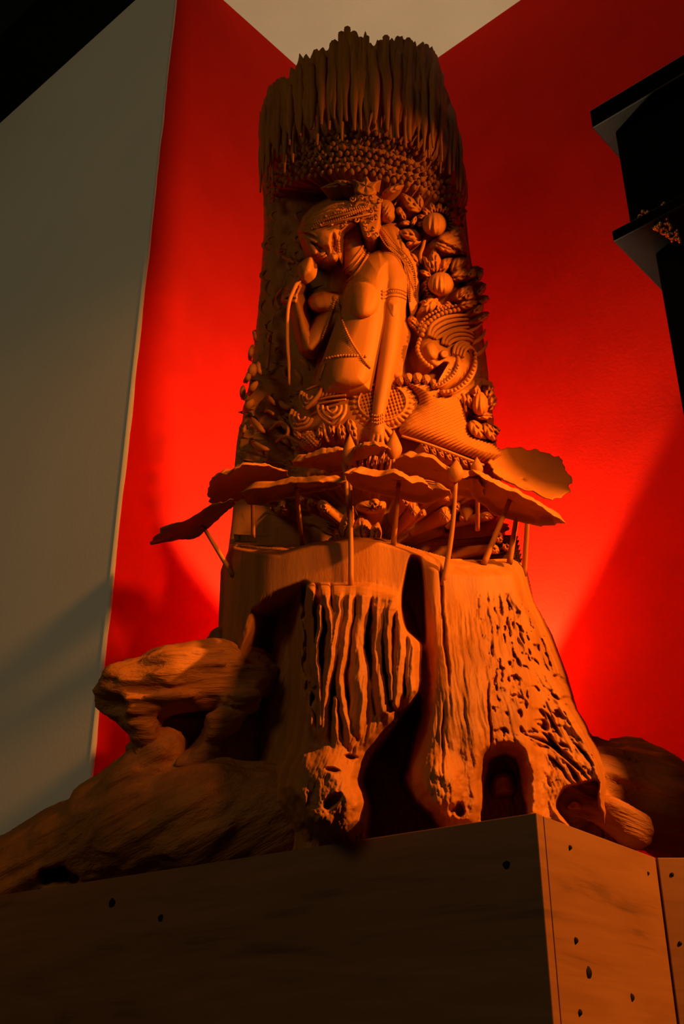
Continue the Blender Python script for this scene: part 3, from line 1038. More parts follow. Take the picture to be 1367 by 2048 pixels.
def body_h(px, py):
    lo = np.full(px.shape, G - 0.09)
    # torso, turned three-quarters to the left
    torso = [(706, 540), (730, 512), (756, 500), (790, 505), (800, 560), (785, 640), (772, 700), (760, 745), (748, 790), (700, 800), (640, 800), (630, 770), (640, 735), (652, 700), (662, 668), (672, 640), (682, 612), (690, 580)]
    d = sd_poly(px, py, torso)
    R = 46.0
    t = np.clip(d / R, 0, 1)
    w = np.where(d > 0, G + 0.010 + 0.056 * np.sqrt(1 - (1 - t) ** 2), G + 0.008 + d * 0.006)
    w = w + 0.004 * (d > 0) * smooth(700, 620, py) * t
    # chest and belly swell, waist drawn in
    for cx, cy, rx, ry, a, am in ((724, 600, 34, 36, -10, 0.017), (698, 742, 46, 34, 0, 0.010)):
        c, s = math.cos(math.radians(a)), math.sin(math.radians(a))
        u = ((px - cx) * c + (py - cy) * s) / rx; v = (-(px - cx) * s + (py - cy) * c) / ry
        w = w + am * np.sqrt(np.clip(1 - u * u - v * v, 0, 1)) * (d > -2)
    # far breast seen beyond the chest
    w = smax(w, limb(px, py, [(636, 606, 15, 0.018), (648, 604, 17, 0.016), (680, 610, 20, 0.012)], G, 1.1), 0.003)
    # neck
    w = smax(w, limb(px, py, [(704, 440, 20, 0.026), (702, 480, 19, 0.026), (712, 530, 24, 0.016)], G, 1.0), 0.006)
    # near shoulder and arm hanging to the hip
    arm = [(778, 528, 27, 0.030), (788, 560, 28, 0.036), (788, 600, 25, 0.040), (785, 645, 21, 0.042), (778, 700, 19.5, 0.043), (768, 762, 17, 0.042), (758, 815, 13.5, 0.042), (755, 845, 12.0, 0.043)]
    w = smax(w, limb(px, py, arm, G, 1.25, 0.004), 0.003)
    # hand with four fingers and thumb laid on the cloth
    hand = limb(px, py, [(755, 846, 11.5, 0.045), (757, 862, 13.5, 0.044), (759, 870, 13, 0.042)], G, 0.9, 0.004)
    for f in ([(748, 868, 4.2, .046), (745, 880, 3.6, .045), (746, 893, 2.8, .042)],
              [(755, 871, 4.4, .048), (754, 884, 3.8, .047), (757, 899, 2.8, .043)],
              [(762, 871, 4.4, .048), (764, 884, 3.8, .047), (768, 897, 2.8, .043)],
              [(768, 867, 4.0, .046), (773, 878, 3.4, .045), (778, 888, 2.6, .042)],
              [(767, 852, 4.4, .046), (775, 860, 3.8, .045), (781, 868, 3.0, .043)]):
        hand = smax(hand, limb(px, py, f, G, 1.3, 0.005), 0.0012)
    w = smax(w, hand, 0.0015)
    # far arm, bent up to hold the flower stalk
    far = [(668, 628, 18, 0.006), (640, 660, 16, 0.010), (616, 690, 14, 0.016), (604, 660, 11, 0.024), (594, 620, 9, 0.032), (588, 596, 8, 0.036)]
    w = smax(w, limb(px, py, far, G, 1.1, 0.004), 0.003)
    for f in ([(590, 594, 5, .040), (578, 590, 3.4, .046), (570, 594, 2.8, .046)], [(590, 588, 5, .040), (580, 580, 3.4, .048), (592, 574, 2.8, .050)],
              [(588, 602, 5, .040), (576, 602, 3.2, .044), (568, 600, 2.6, .044)], [(592, 584, 4, .042), (597, 572, 3.2, .046), (594, 564, 2.6, .046)]):
        w = smax(w, limb(px, py, f, G, 1.3, 0.005), 0.0015)
    # head, bowed and turned left
    face = [(603, 452), (608, 436), (628, 418), (660, 404), (694, 402), (716, 420), (716, 452), (690, 470), (682, 496), (676, 510), (660, 523), (651, 519), (645, 512), (637, 511), (629, 509), (624, 499), (616, 488), (606, 474)]
    d = sd_poly(px, py, face)
    t = np.clip(d / 30.0, 0, 1)
    hd = np.where(d > 0, G + 0.024 + 0.050 * np.sqrt(1 - (1 - t) ** 2), G + 0.024 + d * 0.008)
    ins = (d > 0)
    hd = hd + ins * (0.0055 * bl(px, py, 648, 480, 24, 22)            # cheek
                     - 0.0085 * bl(px, py, 622, 477, 16, 8, 28)         # eye socket
                     + 0.0030 * bl(px, py, 617, 464, 18, 4.0, 24)       # brow
                     - 0.0060 * bl(px, py, 642, 497, 9, 6, 30))
    for f in ([(610, 472, 3.4, .060), (618, 486, 4.0, .067), (625, 497, 5.0, .072), (629, 503, 5.6, .073)],      # nose
              [(632, 504, 3.6, .066), (635, 505, 3.2, .064)],
              [(614, 474, 1.6, .066), (621, 479, 3.2, .073), (630, 483, 3.4, .074), (638, 484, 1.8, .072)],         # eyelid
              [(606, 462, 1.8, .060), (616, 463, 2.2, .068), (628, 469, 2.2, .073), (638, 476, 1.6, .075)],         # brow line
              [(634, 511, 2.6, .064), (641, 509, 3.2, .068), (648, 506, 2.0, .068)],                                # lips
              [(639, 515, 2.4, .060), (645, 514, 3.0, .065), (651, 511, 2.0, .066)],
              [(656, 515, 8.0, .052), (664, 512, 10.0, .056)]):                                                     # chin
        hd = smax(hd, limb(px, py, f, G, 1.1, 0.006), 0.0012)
    hd = hd - ins * 0.010 * bl(px, py, 666, 484, 8, 22, 0)              # hollow before the ear
    w = smax(w, hd, 0.002)
    return np.maximum(w, lo)


figure = field('figure', body_h, (560, 396, 832, 904), 1.3, trunk, M_SMOOTH, G - 0.075)
figure['label'] = 'smooth carved bare-shouldered maiden with bowed head'

S = figure
bw = lambda x, y: float(body_h(np.array([[float(x)]]), np.array([[float(y)]]))[0, 0])


def on_body(path, lift=0.001, r=2.0):
    return [(p[0], p[1], bw(p[0], p[1]) + lift, (p[2] if len(p) > 2 else r)) for p in path]


def on_body_dense(path, lift=0.001, r=2.0, n=16):
    q = spline([p[:2] for p in path], n)
    return [(a, b, bw(a, b) + lift, r) for a, b in q]


# necklaces
for k, (pth, r) in enumerate((([(744, 484), (740, 500), (730, 520), (716, 542), (700, 559), (690, 566)], 3.6),
                              ([(735, 482), (731, 498), (720, 516), (706, 535), (690, 549), (682, 555)], 2.6),
                              ([(728, 480), (724, 494), (714, 510), (700, 527), (686, 541)], 2.6))):
    tube('necklace', on_body_dense(pth, 0.001, r, 14), S, n=26)
nb = beads('necklace_beads', on_body_dense([(740, 484), (735, 500), (724, 520), (711, 539), (694, 556)], 0.002), S, 1.8, 4.0)
# long strands crossing the breast to the waist
beads('bead_strand', on_body_dense([(690, 566), (676, 592), (668, 604), (662, 630), (650, 660), (638, 690), (626, 714)], 0.003), S, 2.5, 4.2)
beads('bead_strand', on_body_dense([(674, 596), (684, 640), (698, 675), (714, 702), (730, 724), (740, 735)], 0.004), S, 2.6, 4.4)
beads('waist_chain', on_body_dense([(646, 722), (656, 716), (680, 712), (706, 711), (736, 713)], 0.003), S, 3.0, 5.6)
tube('pendant_rod', on_body_dense([(650, 728), (645, 742), (640, 760)], 0.003, 3.2, 5), S, n=8)
boss('brooch', ell(670, 597, 7, 7), bw(676, 597) + .0, 0.006, S, n=14, rings=4)
# armlet and its pendant
arm_rows = []
for k in range(3):
    arm_rows.append(on_body_dense([(763, 583 + 7 * k), (775, 579 + 7 * k), (790, 577 + 7 * k), (804, 580 + 7 * k), (811, 584 + 7 * k)], 0.0008, 2.6, 9))
tubes('armlet', arm_rows, S, n=16)
beads('armlet_beads', on_body_dense([(763, 588), (776, 584), (790, 582), (810, 588)], 0.0025), S, 2.0, 4.2)
boss('armlet_pendant', [(776, 600), (788, 596), (797, 602), (796, 616), (786, 634), (778, 618)], bw(786, 612) - .001, 0.005, S, prof='ridge', n=20, rings=5)
# bracelets
for k in range(3):
    beads('bracelet', on_body_dense([(743, 829 + 7 * k), (750, 832 + 7 * k), (758, 832 + 7 * k), (768, 828 + 7 * k)], 0.001), S, 2.4, 4.2)

# hair and headdress
boss('hair_dome', [(606, 452), (612, 438), (630, 424), (656, 408), (690, 401), (716, 408), (726, 424), (706, 432), (680, 436), (650, 442), (628, 450)], G + 0.050, 0.020, S, detail=lambda x, y, s, a: 0.0022 * np.sin((x * 0.5 + y) * 0.9), n=44)
for off in (0, 8, 15):
    beads('hair_beads', [(622 + off * .4, 452 + off * .2 - off * .9 + 6, G + 0.074, 0), (650, 441 - off * .8 + 6, G + 0.077, 0), (684, 431 - off * .8 + 5, G + 0.080, 0), (716, 424 - off * .6, G + 0.080, 0), (736, 418 - off * .3, G + 0.078, 0)], S, 2.4, 4.6)
tubes('hair_band', [[(628, 458 - o, G + .074, 2.2), (660, 447 - o, G + .078, 2.4), (700, 437 - o, G + .081, 2.4), (738, 428 - o, G + .078, 2.2)] for o in (0, 11)], S)
curls = []
for cx, cy, r in ((642, 449, 6), (662, 448, 6), (650, 434, 5), (668, 428, 6), (683, 420, 6), (700, 412, 6), (690, 446, 5), (712, 440, 6), (728, 446, 6), (742, 440, 7), (724, 430, 6), (740, 424, 6), (752, 432, 6), (718, 416, 7), (735, 408, 7), (752, 414, 7), (704, 398, 7), (722, 396, 7), (742, 394, 7), (758, 400, 6), (730, 458, 5), (746, 456, 5), (735, 470, 5), (752, 470, 5)):
    a0 = random.uniform(0, 6.28)
    curls.append([(cx + r * (1 - .13 * k) * math.cos(a0 + k * 0.95), cy + r * (1 - .13 * k) * math.sin(a0 + k * 0.95), G + .074 + .001 * k, 1.9) for k in range(7)])
tubes('hair_curls', curls, S, n=16)
boss('headdress_ground', [(700, 404), (716, 384), (748, 384), (766, 404), (764, 440), (756, 474), (742, 484), (726, 474), (716, 446), (704, 424)], G + 0.03, 0.042, S, prof='flat', n=36)
boss('headdress_crest', [(708, 384), (712, 370), (704, 358), (722, 364), (732, 352), (742, 364), (762, 360), (750, 374), (752, 388), (730, 396)], G + 0.05, 0.024, S, prof='flat', n=40, detail=lambda x, y, s, a: 0.0012 * np.cos(a * 5))
leaf_boss(764, 388, 808, 370, 8, G + .046, .020, S, name='headdress_leaf')
leaf_boss(706, 372, 668, 362, 7, G + .040, .018, S, name='headdress_leaf')
leaf_boss(690, 366, 640, 376, 6, G + .034, .016, S, name='headdress_leaf')
boss('hair_bun', [(756, 404), (768, 398), (782, 404), (790, 420), (788, 440), (772, 446), (758, 436)], G + 0.03, 0.040, S, n=30, detail=lambda x, y, s, a: 0.002 * np.sin(x * .9 + y * .5))
boss('bun_knot', ell(798, 422, 8, 9), G + 0.025, 0.03, S, n=18)
boss('ear', [(672, 452), (680, 450), (684, 462), (681, 480), (677, 500), (672, 506), (671, 484)], G + 0.050, 0.014, S, n=24, rings=5)
beads('earring', [(676, 478, G + .066, 0), (677, 492, G + .066, 0), (678, 508, G + .064, 0)], S, 3.0, 5.5)
# beaded scarf falling behind the shoulder
scarf = [(752, 458), (764, 446), (792, 446), (806, 480), (822, 508), (836, 530), (839, 580), (836, 628), (822, 640), (819, 606), (818, 560), (805, 524), (774, 496)]
boss('scarf', scarf, G + 0.022, 0.024, S, prof='flat', n=64, rings=8, center=(806, 520), detail=lambda x, y, s, a: 0.0012 * np.sin((x + y) * 0.45))
beads('scarf_beads', [(754, 462, G + .050, 0), (772, 492, G + .05, 0), (804, 522, G + .052, 0), (818, 556, G + .050, 0), (820, 604, G + .048, 0)], S, 1.9, 4.0)
beads('scarf_beads', [(764, 456, G + .050, 0), (786, 484, G + .05, 0), (812, 510, G + .050, 0), (829, 544, G + .048, 0), (831, 600, G + .046, 0)], S, 1.9, 4.4)
boss('scarf_tail', [(806, 634), (822, 664), (814, 700), (806, 736), (802, 760), (782, 760), (788, 720), (796, 670)], G + 0.024, 0.018, S, prof='flat', n=36)
boss('scarf_tassel', [(815, 636), (824, 630), (834, 640), (842, 660), (850, 672), (842, 678), (830, 664), (818, 652)], G + 0.03, 0.016, S, n=30, detail=lambda x, y, s, a: 0.004 * np.sin(x * .7) * np.cos(y * .7))

# ------------------------------------------------------------------ skirt, hip disc and hem ornaments
skirt = boss('skirt', [(614, 778), (640, 766), (690, 756), (738, 750), (800, 756), (826, 790), (820, 850), (790, 880), (740, 890), (660, 892), (600, 890), (590, 860), (600, 820)], G + 0.006, 0.030, trunk, prof='dome', n=60, rings=14)
disc_c, disc_rx, disc_ry = (764, 804), 75, 58


def disc_detail(x, y, s, a):
    rr = np.hypot((x - disc_c[0]) / disc_rx, (y - disc_c[1]) / disc_ry)
    leaf = 0.0030 * np.cos(a * 34) * np.exp(-((rr - 0.80) / 0.12) ** 2)
    ring = 0.0045 * np.exp(-((rr - 0.64) / 0.03) ** 2) + 0.004 * np.exp(-((rr - 0.95) / 0.03) ** 2)
    u = (x * .9 + y * .5) * 0.62; v = (-x * .5 + y * .9) * 0.62
    lat = 0.0030 * (np.cos(u) * np.cos(v)) * (rr < 0.60)
    return leaf + ring + lat


hd_ = boss('hip_disc', ell(764, 804, disc_rx, disc_ry, 0, 120), G + 0.024, 0.016, skirt, prof='flat', detail=disc_detail, n=150, rings=44, raw=True)
# tear-drop aprons of nested ridges
for cx, cy, sx, sy, rot in ((618, 797, 17, 22, 20), (663, 822, 28, 30, 0), (603, 838, 22, 26, 25)):
    grp = []
    for k in range(3):
        f = 1 - 0.33 * k
        t = math.radians(rot)
        pts = []
        for a in np.linspace(-0.15, math.pi + 0.15, 9):
            u, v = sx * f * math.cos(a), sy * f * (math.sin(a) ** 1.0 if math.sin(a) > 0 else math.sin(a))
            v = v + (4 * f if abs(a - math.pi / 2) < 0.2 else 0)
            pts.append((cx + u * math.cos(t) - v * math.sin(t), cy - sy * .25 + u * math.sin(t) + v * math.cos(t), G + .046 + .003 * k, 3.4 - .5 * k))
        grp.append(pts)
    tubes('apron_ridges', grp, skirt, n=22, seg=7)
tubes('hip_sash', [[(611, 818, G + .05, 4.2), (624, 806, G + .052, 4.5), (636, 792, G + .052, 4.5), (643, 778, G + .05, 3.6)]], skirt)
tubes('belt', [[(612, 780, G + .040, 2.6), (640, 770, G + .043, 2.6), (690, 760, G + .046, 2.6), (738, 748, G + .044, 2.4)], [(636, 800, G + .046, 2.4), (660, 794, G + .048, 2.4), (692, 790, G + .048, 2.4)], [(636, 808, G + .046, 2.4), (660, 803, G + .048, 2.4), (692, 799, G + .048, 2.4)]], skirt, n=18)
tubes('belt_rope', [[(640 + 8 * i, 795 - 1.2 * i, G + .046, 2.2), (646 + 8 * i, 788 - 1.2 * i, G + .05, 2.6), (650 + 8 * i, 780 - 1.2 * i, G + .046, 2.0)] for i in range(6)], skirt, n=6)


def lattice(x, y, s, a):
    return -0.003 * ((np.abs(((x + y) % 9) - 4.5) < 1.0) | (np.abs(((x - y) % 9) - 4.5) < 1.0)).astype(float)


boss('lattice_boss', ell(620, 880, 26, 21, -8), G + 0.02, 0.030, skirt, n=50, rings=24, detail=lattice)
for x0, y0, x1, y1, wd in ((660, 846, 666, 876, 8), (680, 846, 686, 886, 10), (697, 836, 712, 884, 11), (640, 852, 640, 884, 8), (586, 862, 604, 880, 6)):
    leaf_boss(x0, y0, x1, y1, wd, G + .034, .018, skirt, name='hem_petal')
tubes('hem_cord', [[(690, 826, G + .046, 2.6), (682, 838, G + .05, 2.8), (672, 848, G + .046, 2.4)], [(646, 846, G + .044, 2.6), (650, 868, G + .046, 2.8), (656, 884, G + .044, 2.4)]], skirt)


# long striped tail of cloth sweeping to the right
def stripes(x, y, s, a):
    return 0.0021 * np.sin((y * 0.92 + x * 0.52 + 6 * np.sin(x * 0.025)) * 1.02) * (0.4 + 0.6 * (s > 0.1))


CLOTH = spline([(796, 762), (830, 760), (862, 764), (898, 786), (914, 793), (931, 824), (935, 858), (956, 874), (1000, 890), (1022, 900), (1024, 922), (966, 926), (921, 909), (860, 887), (800, 869), (806, 840), (836, 806), (822, 780)], 54, True)


def cloth_h(px, py):
    d = sd_poly(px, py, CLOTH)
    t = np.clip(d / 34.0, 0, 1)
    return np.where(d > 0, G + 0.026 + 0.030 * np.sqrt(1 - (1 - t) ** 2) + stripes(px, py, 1, 0) * smooth(1, 5, d), G + 0.026 + d * 0.006) + 0.012 * smooth(930, 1010, px)


tail = field('striped_cloth', cloth_h, (784, 750, 1036, 938), 1.1, trunk, M_SMOOTH, G - 0.01)
tail['label'] = 'finely ridged length of carved cloth'
tubes('cloth_hem', [[(802, 872, G + .05, 2.6), (860, 890, G + .052, 2.8), (921, 913, G + .052, 2.8), (966, 930, G + .052, 2.4)]], tail, n=24)
for i in range(8):
    x = 842 + i * 15.5; y = 884 + i * 5.4
    leaf_boss(x, y, x + 17, y + 25, 5.5, G + .036, .018, tail, name='hem_petal')
for cx, cy, r in ((800, 762, 9), (816, 757, 10), (834, 757, 11), (851, 760, 10), (866, 766, 8)):
    boss('hip_petal', ell(cx, cy, r, r * 1.15, 10), G + 0.036, 0.020, skirt, n=20, rings=6, detail=lambda x, y, s, a: 0.0016 * np.cos(a * 7))

# ------------------------------------------------------------------ crested serpent head on the right
naga = boss('serpent_head', [(836, 690), (850, 664), (880, 650), (914, 660), (934, 686), (944, 720), (936, 752), (912, 772), (884, 782), (868, 776), (884, 758), (894, 742), (890, 730), (876, 730), (866, 738), (852, 728), (842, 714)], G + 0.034, 0.022, trunk, prof='flat', n=70, rings=10, center=(908, 706), detail=lambda x, y, s, a: 0.0035 * vnoise(x / 9, y / 9, 0, 77))
naga['label'] = 'crested serpent head with beaded, flame-like ridges'
arcs = []
for k in range(4):
    o = 8.5 * k
    arcs.append([(856 + o * .55, 672 + o * .25, G + .058, 3.6), (862 + o * .7, 652 + o * .8, G + .062, 4.2), (882 + o * .55, 638 + o, G + .064, 4.2), (906 + o * .3, 632 + o * 1.0, G + .060, 3.8), (934 + o * .1, 630 + o * .95, G + .050, 2.6)])
tubes('crest_ridges', arcs, naga, n=18, seg=8)
beads('crest_beads', [(843, 674, G + .058, 0), (848, 654, G + .060, 0), (864, 638, G + .062, 0), (884, 627, G + .062, 0), (914, 620, G + .056, 0), (938, 616, G + .046, 0)], naga, 5.0, 8.6)
beads('crest_beads', [(836, 668, G + .052, 0), (842, 646, G + .054, 0), (858, 630, G + .056, 0), (884, 618, G + .056, 0), (912, 611, G + .050, 0)], naga, 3.4, 7.0)
arcs = []
for k in range(3):
    o = 8 * k
    arcs.append([(884 + o * .7, 688 + o * .2, G + .060, 3.4), (890 + o * .8, 672 + o * .7, G + .064, 4.0), (908 + o * .5, 662 + o, G + .064, 4.0), (932 + o * .2, 662 + o, G + .056, 3.2), (946, 668 + o, G + .046, 2.2)])
tubes('crest_ridges', arcs, naga, n=16, seg=8)
arcs = []
for k in range(4):
    o = 7 * k
    arcs.append([(906 + o * .9, 708 + o * .3, G + .060, 3.0), (910 + o, 692 + o * .35, G + .064, 3.4), (922 + o * .9, 684 + o * .55, G + .062, 3.2), (938 + o * .6, 688 + o * .8, G + .054, 2.4)])
tubes('crest_ridges', arcs, naga, n=14, seg=8)
beads('jaw_beads', [(840, 676, G + .060, 0), (834, 696, G + .058, 0), (840, 714, G + .058, 0), (852, 728, G + .058, 0), (864, 736, G + .058, 0)], naga, 4.6, 7.4)
boss('eye', ell(888, 708, 9, 9), G + 0.052, 0.016, naga, n=18, rings=6, detail=lambda x, y, s, a: 0.003 * (s > .55) - 0.002 * (s < .2))
boss('snout', [(848, 690), (862, 682), (876, 694), (878, 716), (866, 722), (852, 712)], G + 0.050, 0.016, naga, n=24, rings=6)
tubes('jaw_ridges', [[(864, 774, G + .056, 4.6), (888, 766, G + .060, 5.2), (908, 748, G + .062, 5.4), (916, 728, G + .060, 4.6), (914, 712, G + .056, 3.4)], [(880, 786, G + .054, 5.2), (908, 782, G + .058, 6.0), (934, 762, G + .058, 6.4), (948, 734, G + .056, 6.0), (948, 706, G + .052, 4.4)]], naga, n=22, seg=9)
beads('jaw_beads', [(882, 784, G + .064, 0), (908, 780, G + .068, 0), (934, 760, G + .070, 0), (948, 732, G + .066, 0), (950, 706, G + .058, 0)], naga, 4.0, 8.0)
beads('jaw_beads', [(868, 772, G + .066, 0), (890, 763, G + .068, 0), (909, 746, G + .072, 0), (917, 726, G + .068, 0)], naga, 3.0, 6.4)
tubes('flame_curls', [[(930 + 6 * k, 640 + 24 * k, -.03, 4), (946 + 5 * k, 632 + 24 * k, -.022, 4.4), (958 + 4 * k, 622 + 24 * k, -.016, 3.4), (962 + 4 * k, 610 + 24 * k, -.012, 1.6)] for k in range(4)], naga, n=12)

# ------------------------------------------------------------------ flowers, buds and leaves round the figure (right)
W0 = -0.048


def bud_ball(cx, cy, rx, ry, w0, h, nrib=13, name='carved_bud', parent=None, ang=0.0):
    t = math.radians(ang)

    def det(x, y, s, a):
        u = ((x - cx) * math.cos(t) + (y - cy) * math.sin(t)) / rx
        return 0.0016 * np.cos(np.arcsin(np.clip(u / np.maximum(np.sqrt(np.clip(1 - ((y - cy) / ry) ** 2, 0.05, 1)), .1), -1, 1)) * nrib)
    return boss(name, ell(cx, cy, rx, ry, ang, 30), w0, h, parent or trunk, n=44, rings=14, detail=det, raw=False)


def flower(cx, cy, r0, r1, n, w0, h, a0, a1, wid):
    for i in range(n):
        a = math.radians(a0 + (a1 - a0) * i / max(n - 1, 1))
        leaf_boss(cx + r0 * math.cos(a), cy + r0 * math.sin(a), cx + r1 * math.cos(a), cy + r1 * math.sin(a), wid, w0, h, name='petal')


flower(874, 446, 18, 44, 9, W0 + .006, .020, -185, 20, 8)
bud_ball(868, 449, 25, 25, W0 + .014, .040)
leaf_boss(842, 474, 792, 464, 13, W0 + .008, .026)
leaf_boss(842, 424, 803, 386, 13, W0 + .006, .022, bend=-4)
leaf_boss(838, 420, 838, 388, 9, W0 + .004, .022)
leaf_boss(810, 440, 796, 414, 6, W0 + .006, .020)
leaf_boss(822, 446, 798, 446, 6, W0 + .008, .020)
leaf_boss(832, 432, 822, 456, 5, W0 + .012, .016)
leaf_boss(868, 478, 944, 514, 22, W0 + .018, .024, bend=-14)
leaf_boss(866, 486, 916, 508, 9, W0 + .022, .020)
leaf_boss(890, 470, 936, 480, 15, W0 + .014, .024, bend=-8)
leaf_boss(846, 478, 806, 490, 8, W0 + .004, .020)
tube('carved_stem', [(848, 480, W0 + .014, 4), (845, 494, W0 + .016, 4), (840, 510, W0 + .014, 3.6), (842, 528, W0 + .012, 3.4)], trunk)
leaf_boss(870, 548, 868, 494, 13, W0 + .014, .026)
leaf_boss(864, 548, 845, 512, 10, W0 + .012, .024, bend=4)
leaf_boss(878, 548, 906, 514, 12, W0 + .012, .024, bend=-4)
leaf_boss(862, 552, 838, 540, 7, W0 + .010, .020)
leaf_boss(900, 546, 942, 516, 14, W0 + .018, .022, bend=-6)
leaf_boss(900, 556, 948, 552, 14, W0 + .022, .020, bend=-6)
leaf_boss(818, 506, 838, 534, 8, W0 + .004, .018)
flower(881, 572, 22, 36, 5, W0 + .010, .016, 120, 215, 7)
bud_ball(881, 568, 27, 25, W0 + .016, .040, 17)
flower(884, 604, 4, 22, 5, W0 + .012, .020, 20, 160, 6)
leaf_boss(874, 590, 834, 628, 14, W0 + .012, .024, bend=-4)
leaf_boss(866, 608, 838, 604, 8, W0 + .012, .020)
leaf_boss(910, 600, 946, 570, 12, W0 + .026, .018)
leaf_boss(918, 612, 958, 604, 10, W0 + .030, .016)
bud_ball(961, 808, 19, 26, -.036, .034, 11)
leaf_boss(952, 800, 954, 768, 10, -.036, .022)
leaf_boss(968, 806, 990, 752, 14, -.032, .022, bend=5)
leaf_boss(974, 822, 1002, 782, 13, -.026, .018)
leaf_boss(944, 820, 934, 784, 8, -.040, .022)
tube('carved_stem', [(924, 788, -.03, 4), (929, 800, -.028, 3.4), (931, 824, -.03, 2.4)], trunk)
leaf_boss(940, 840, 976, 880, 15, -.036, .022, bend=4)
leaf_boss(968, 846, 1000, 886, 13, -.030, .020, bend=3)
leaf_boss(950, 832, 1000, 832, 9, -.032, .018)
leaf_boss(984, 850, 1008, 872, 8, -.022, .014)
# flames and tips that break the right outline
for x0, y0, x1, y1, wd in ((950, 566, 967, 530, 6), (952, 590, 974, 562, 7), (956, 606, 984, 588, 6), (946, 628, 966, 604, 8), (954, 642, 980, 622, 6), (936, 556, 948, 536, 8), (930, 600, 944, 578, 9)):
    leaf_boss(x0, y0, x1, y1, wd, -.010, .012, name='carved_flame', bend=3, skirt=0.016)

# ------------------------------------------------------------------ stalk and foliage on the shadowed left
boss('flower_bud', [(622, 512), (627, 526), (624, 544), (614, 554), (602, 560), (595, 548), (595, 532), (606, 520)], G + 0.062, 0.020, trunk, n=36, rings=10, skirt=0.012)
tube('flower_stalk', [(604, 552, G + .062, 6), (594, 566, G + .064, 4.5), (587, 580, G + .066, 4.2), (579, 600, G + .066, 4), (575, 624, G + .064, 3.6), (574, 660, G + .060, 3.6), (575, 700, G + .056, 3.6), (577, 725, G + .048, 3.2), (578, 770, G + .036, 2.4)], trunk, n=30)
LW = -0.034
for a in ((512, 486, 530, 472, 6), (520, 500, 556, 508, 8), (530, 484, 548, 498, 5), (510, 480, 518, 500, 7), (545, 500, 560, 518, 6), (536, 640, 526, 664, 4), (506, 660, 509, 684, 5), (540, 664, 530, 688, 4), (506, 690, 498, 722, 8), (508, 730, 502, 756, 13), (516, 724, 522, 750, 8), (498, 744, 486, 766, 8), (514, 764, 496, 792, 9), (544, 694, 540, 708, 4), (486, 772, 484, 800, 8), (490, 850, 484, 872, 5), (506, 800, 486, 826, 10), (530, 786, 552, 812, 8), (556, 800, 588, 816, 8), (500, 836, 530, 866, 10), (530, 850, 570, 846, 10), (556, 830, 580, 870, 8), (540, 872, 580, 892, 9), (500, 880, 540, 900, 9), (530, 560, 516, 590, 7), (540, 590, 530, 620, 6), (524, 600, 512, 630, 6), (528, 440, 524, 420, 5), (560, 440, 548, 420, 6), (524, 372, 528, 396, 5), (552, 470, 572, 486, 6), (520, 540, 510, 560, 7), (560, 730, 548, 760, 7), (590, 740, 604, 770, 7), (600, 718, 620, 742, 6)):
    xm = np.array((a[0] + a[2]) / 2)
    gw = -0.060 * float(smooth(500, 560, xm)) - 0.014 * float(smooth(478, 528, xm)) - 0.05 * float(smooth(532, 590, xm)) * float(smooth(810, 740, np.array(a[1])))
    gw = max(gw, -0.085) - 0.010 * float(smooth(532, 510, xm))
    mx, my = (a[0] + a[2]) / 2, (a[1] + a[3]) / 2
    cv = random.uniform(-0.18, 0.18)
    mx += (a[3] - a[1]) * cv; my -= (a[2] - a[0]) * cv
    tube('carved_leaf', [(a[0], a[1], gw + .004, a[4] * .25), (a[0] * .6 + mx * .4, a[1] * .6 + my * .4, gw + .009, a[4] * .65), (mx, my, gw + .012, a[4] * .75), (a[2] * .6 + mx * .4, a[3] * .6 + my * .4, gw + .009, a[4] * .5), (a[2], a[3], gw, a[4] * .12)], trunk, n=14, seg=9)
for p in ([(564, 577), (556, 588), (552, 600), (556, 612), (560, 616)], [(521, 668), (520, 690), (520, 715), (519, 738)], [(588, 526), (580, 522), (574, 530), (580, 538)], [(566, 514), (574, 518), (582, 520)],
          [(540, 860), (556, 846), (572, 850), (576, 866), (566, 876)], [(520, 830), (534, 822), (546, 828)], [(552, 884), (572, 872), (596, 884)]):
    tube('carved_stem', [(x, y, LW - .010, 3.2) for x, y in p], trunk, n=14, seg=7)

# ------------------------------------------------------------------ the stump in front: sawn band, buttresses, hollows
def front_h(px, py):
    ring = lerpx(RING_TOP, px)
    e = py - ring
    h = 0.026 * smooth(450, 540, px) * smooth(1090, 1040, px)
    # rounded upper lip of the band
    h = h - 0.020 * smooth(9, -3, e) ** 2
    h = h + stump_h(px, py) * smooth(6, 30, e)
    return np.where(e < -6, -0.2, h)


def stump_field(px, py):
    h = front_h(px, py)
    # sides run back into the core
    lx = np.interp(py, [p[1] for p in SIL_L], [p[0] for p in SIL_L]); rx = np.interp(py, [p[1] for p in SIL_R], [p[0] for p in SIL_R])
    m = np.minimum(px - lx, rx - px)
    h = np.where(m < 3, -0.2, h * smooth(0, 40, m) - 0.004 * smooth(14, 2, m))
    return h


stump = field('stump', stump_field, (430, 1068, 1258, 1712), 1.6, trunk, M_WOOD, -0.19, PLZ + 0.0006)


# ------------------------------------------------------------------ roots and the broken branch, grown as solid forms
import openvdb


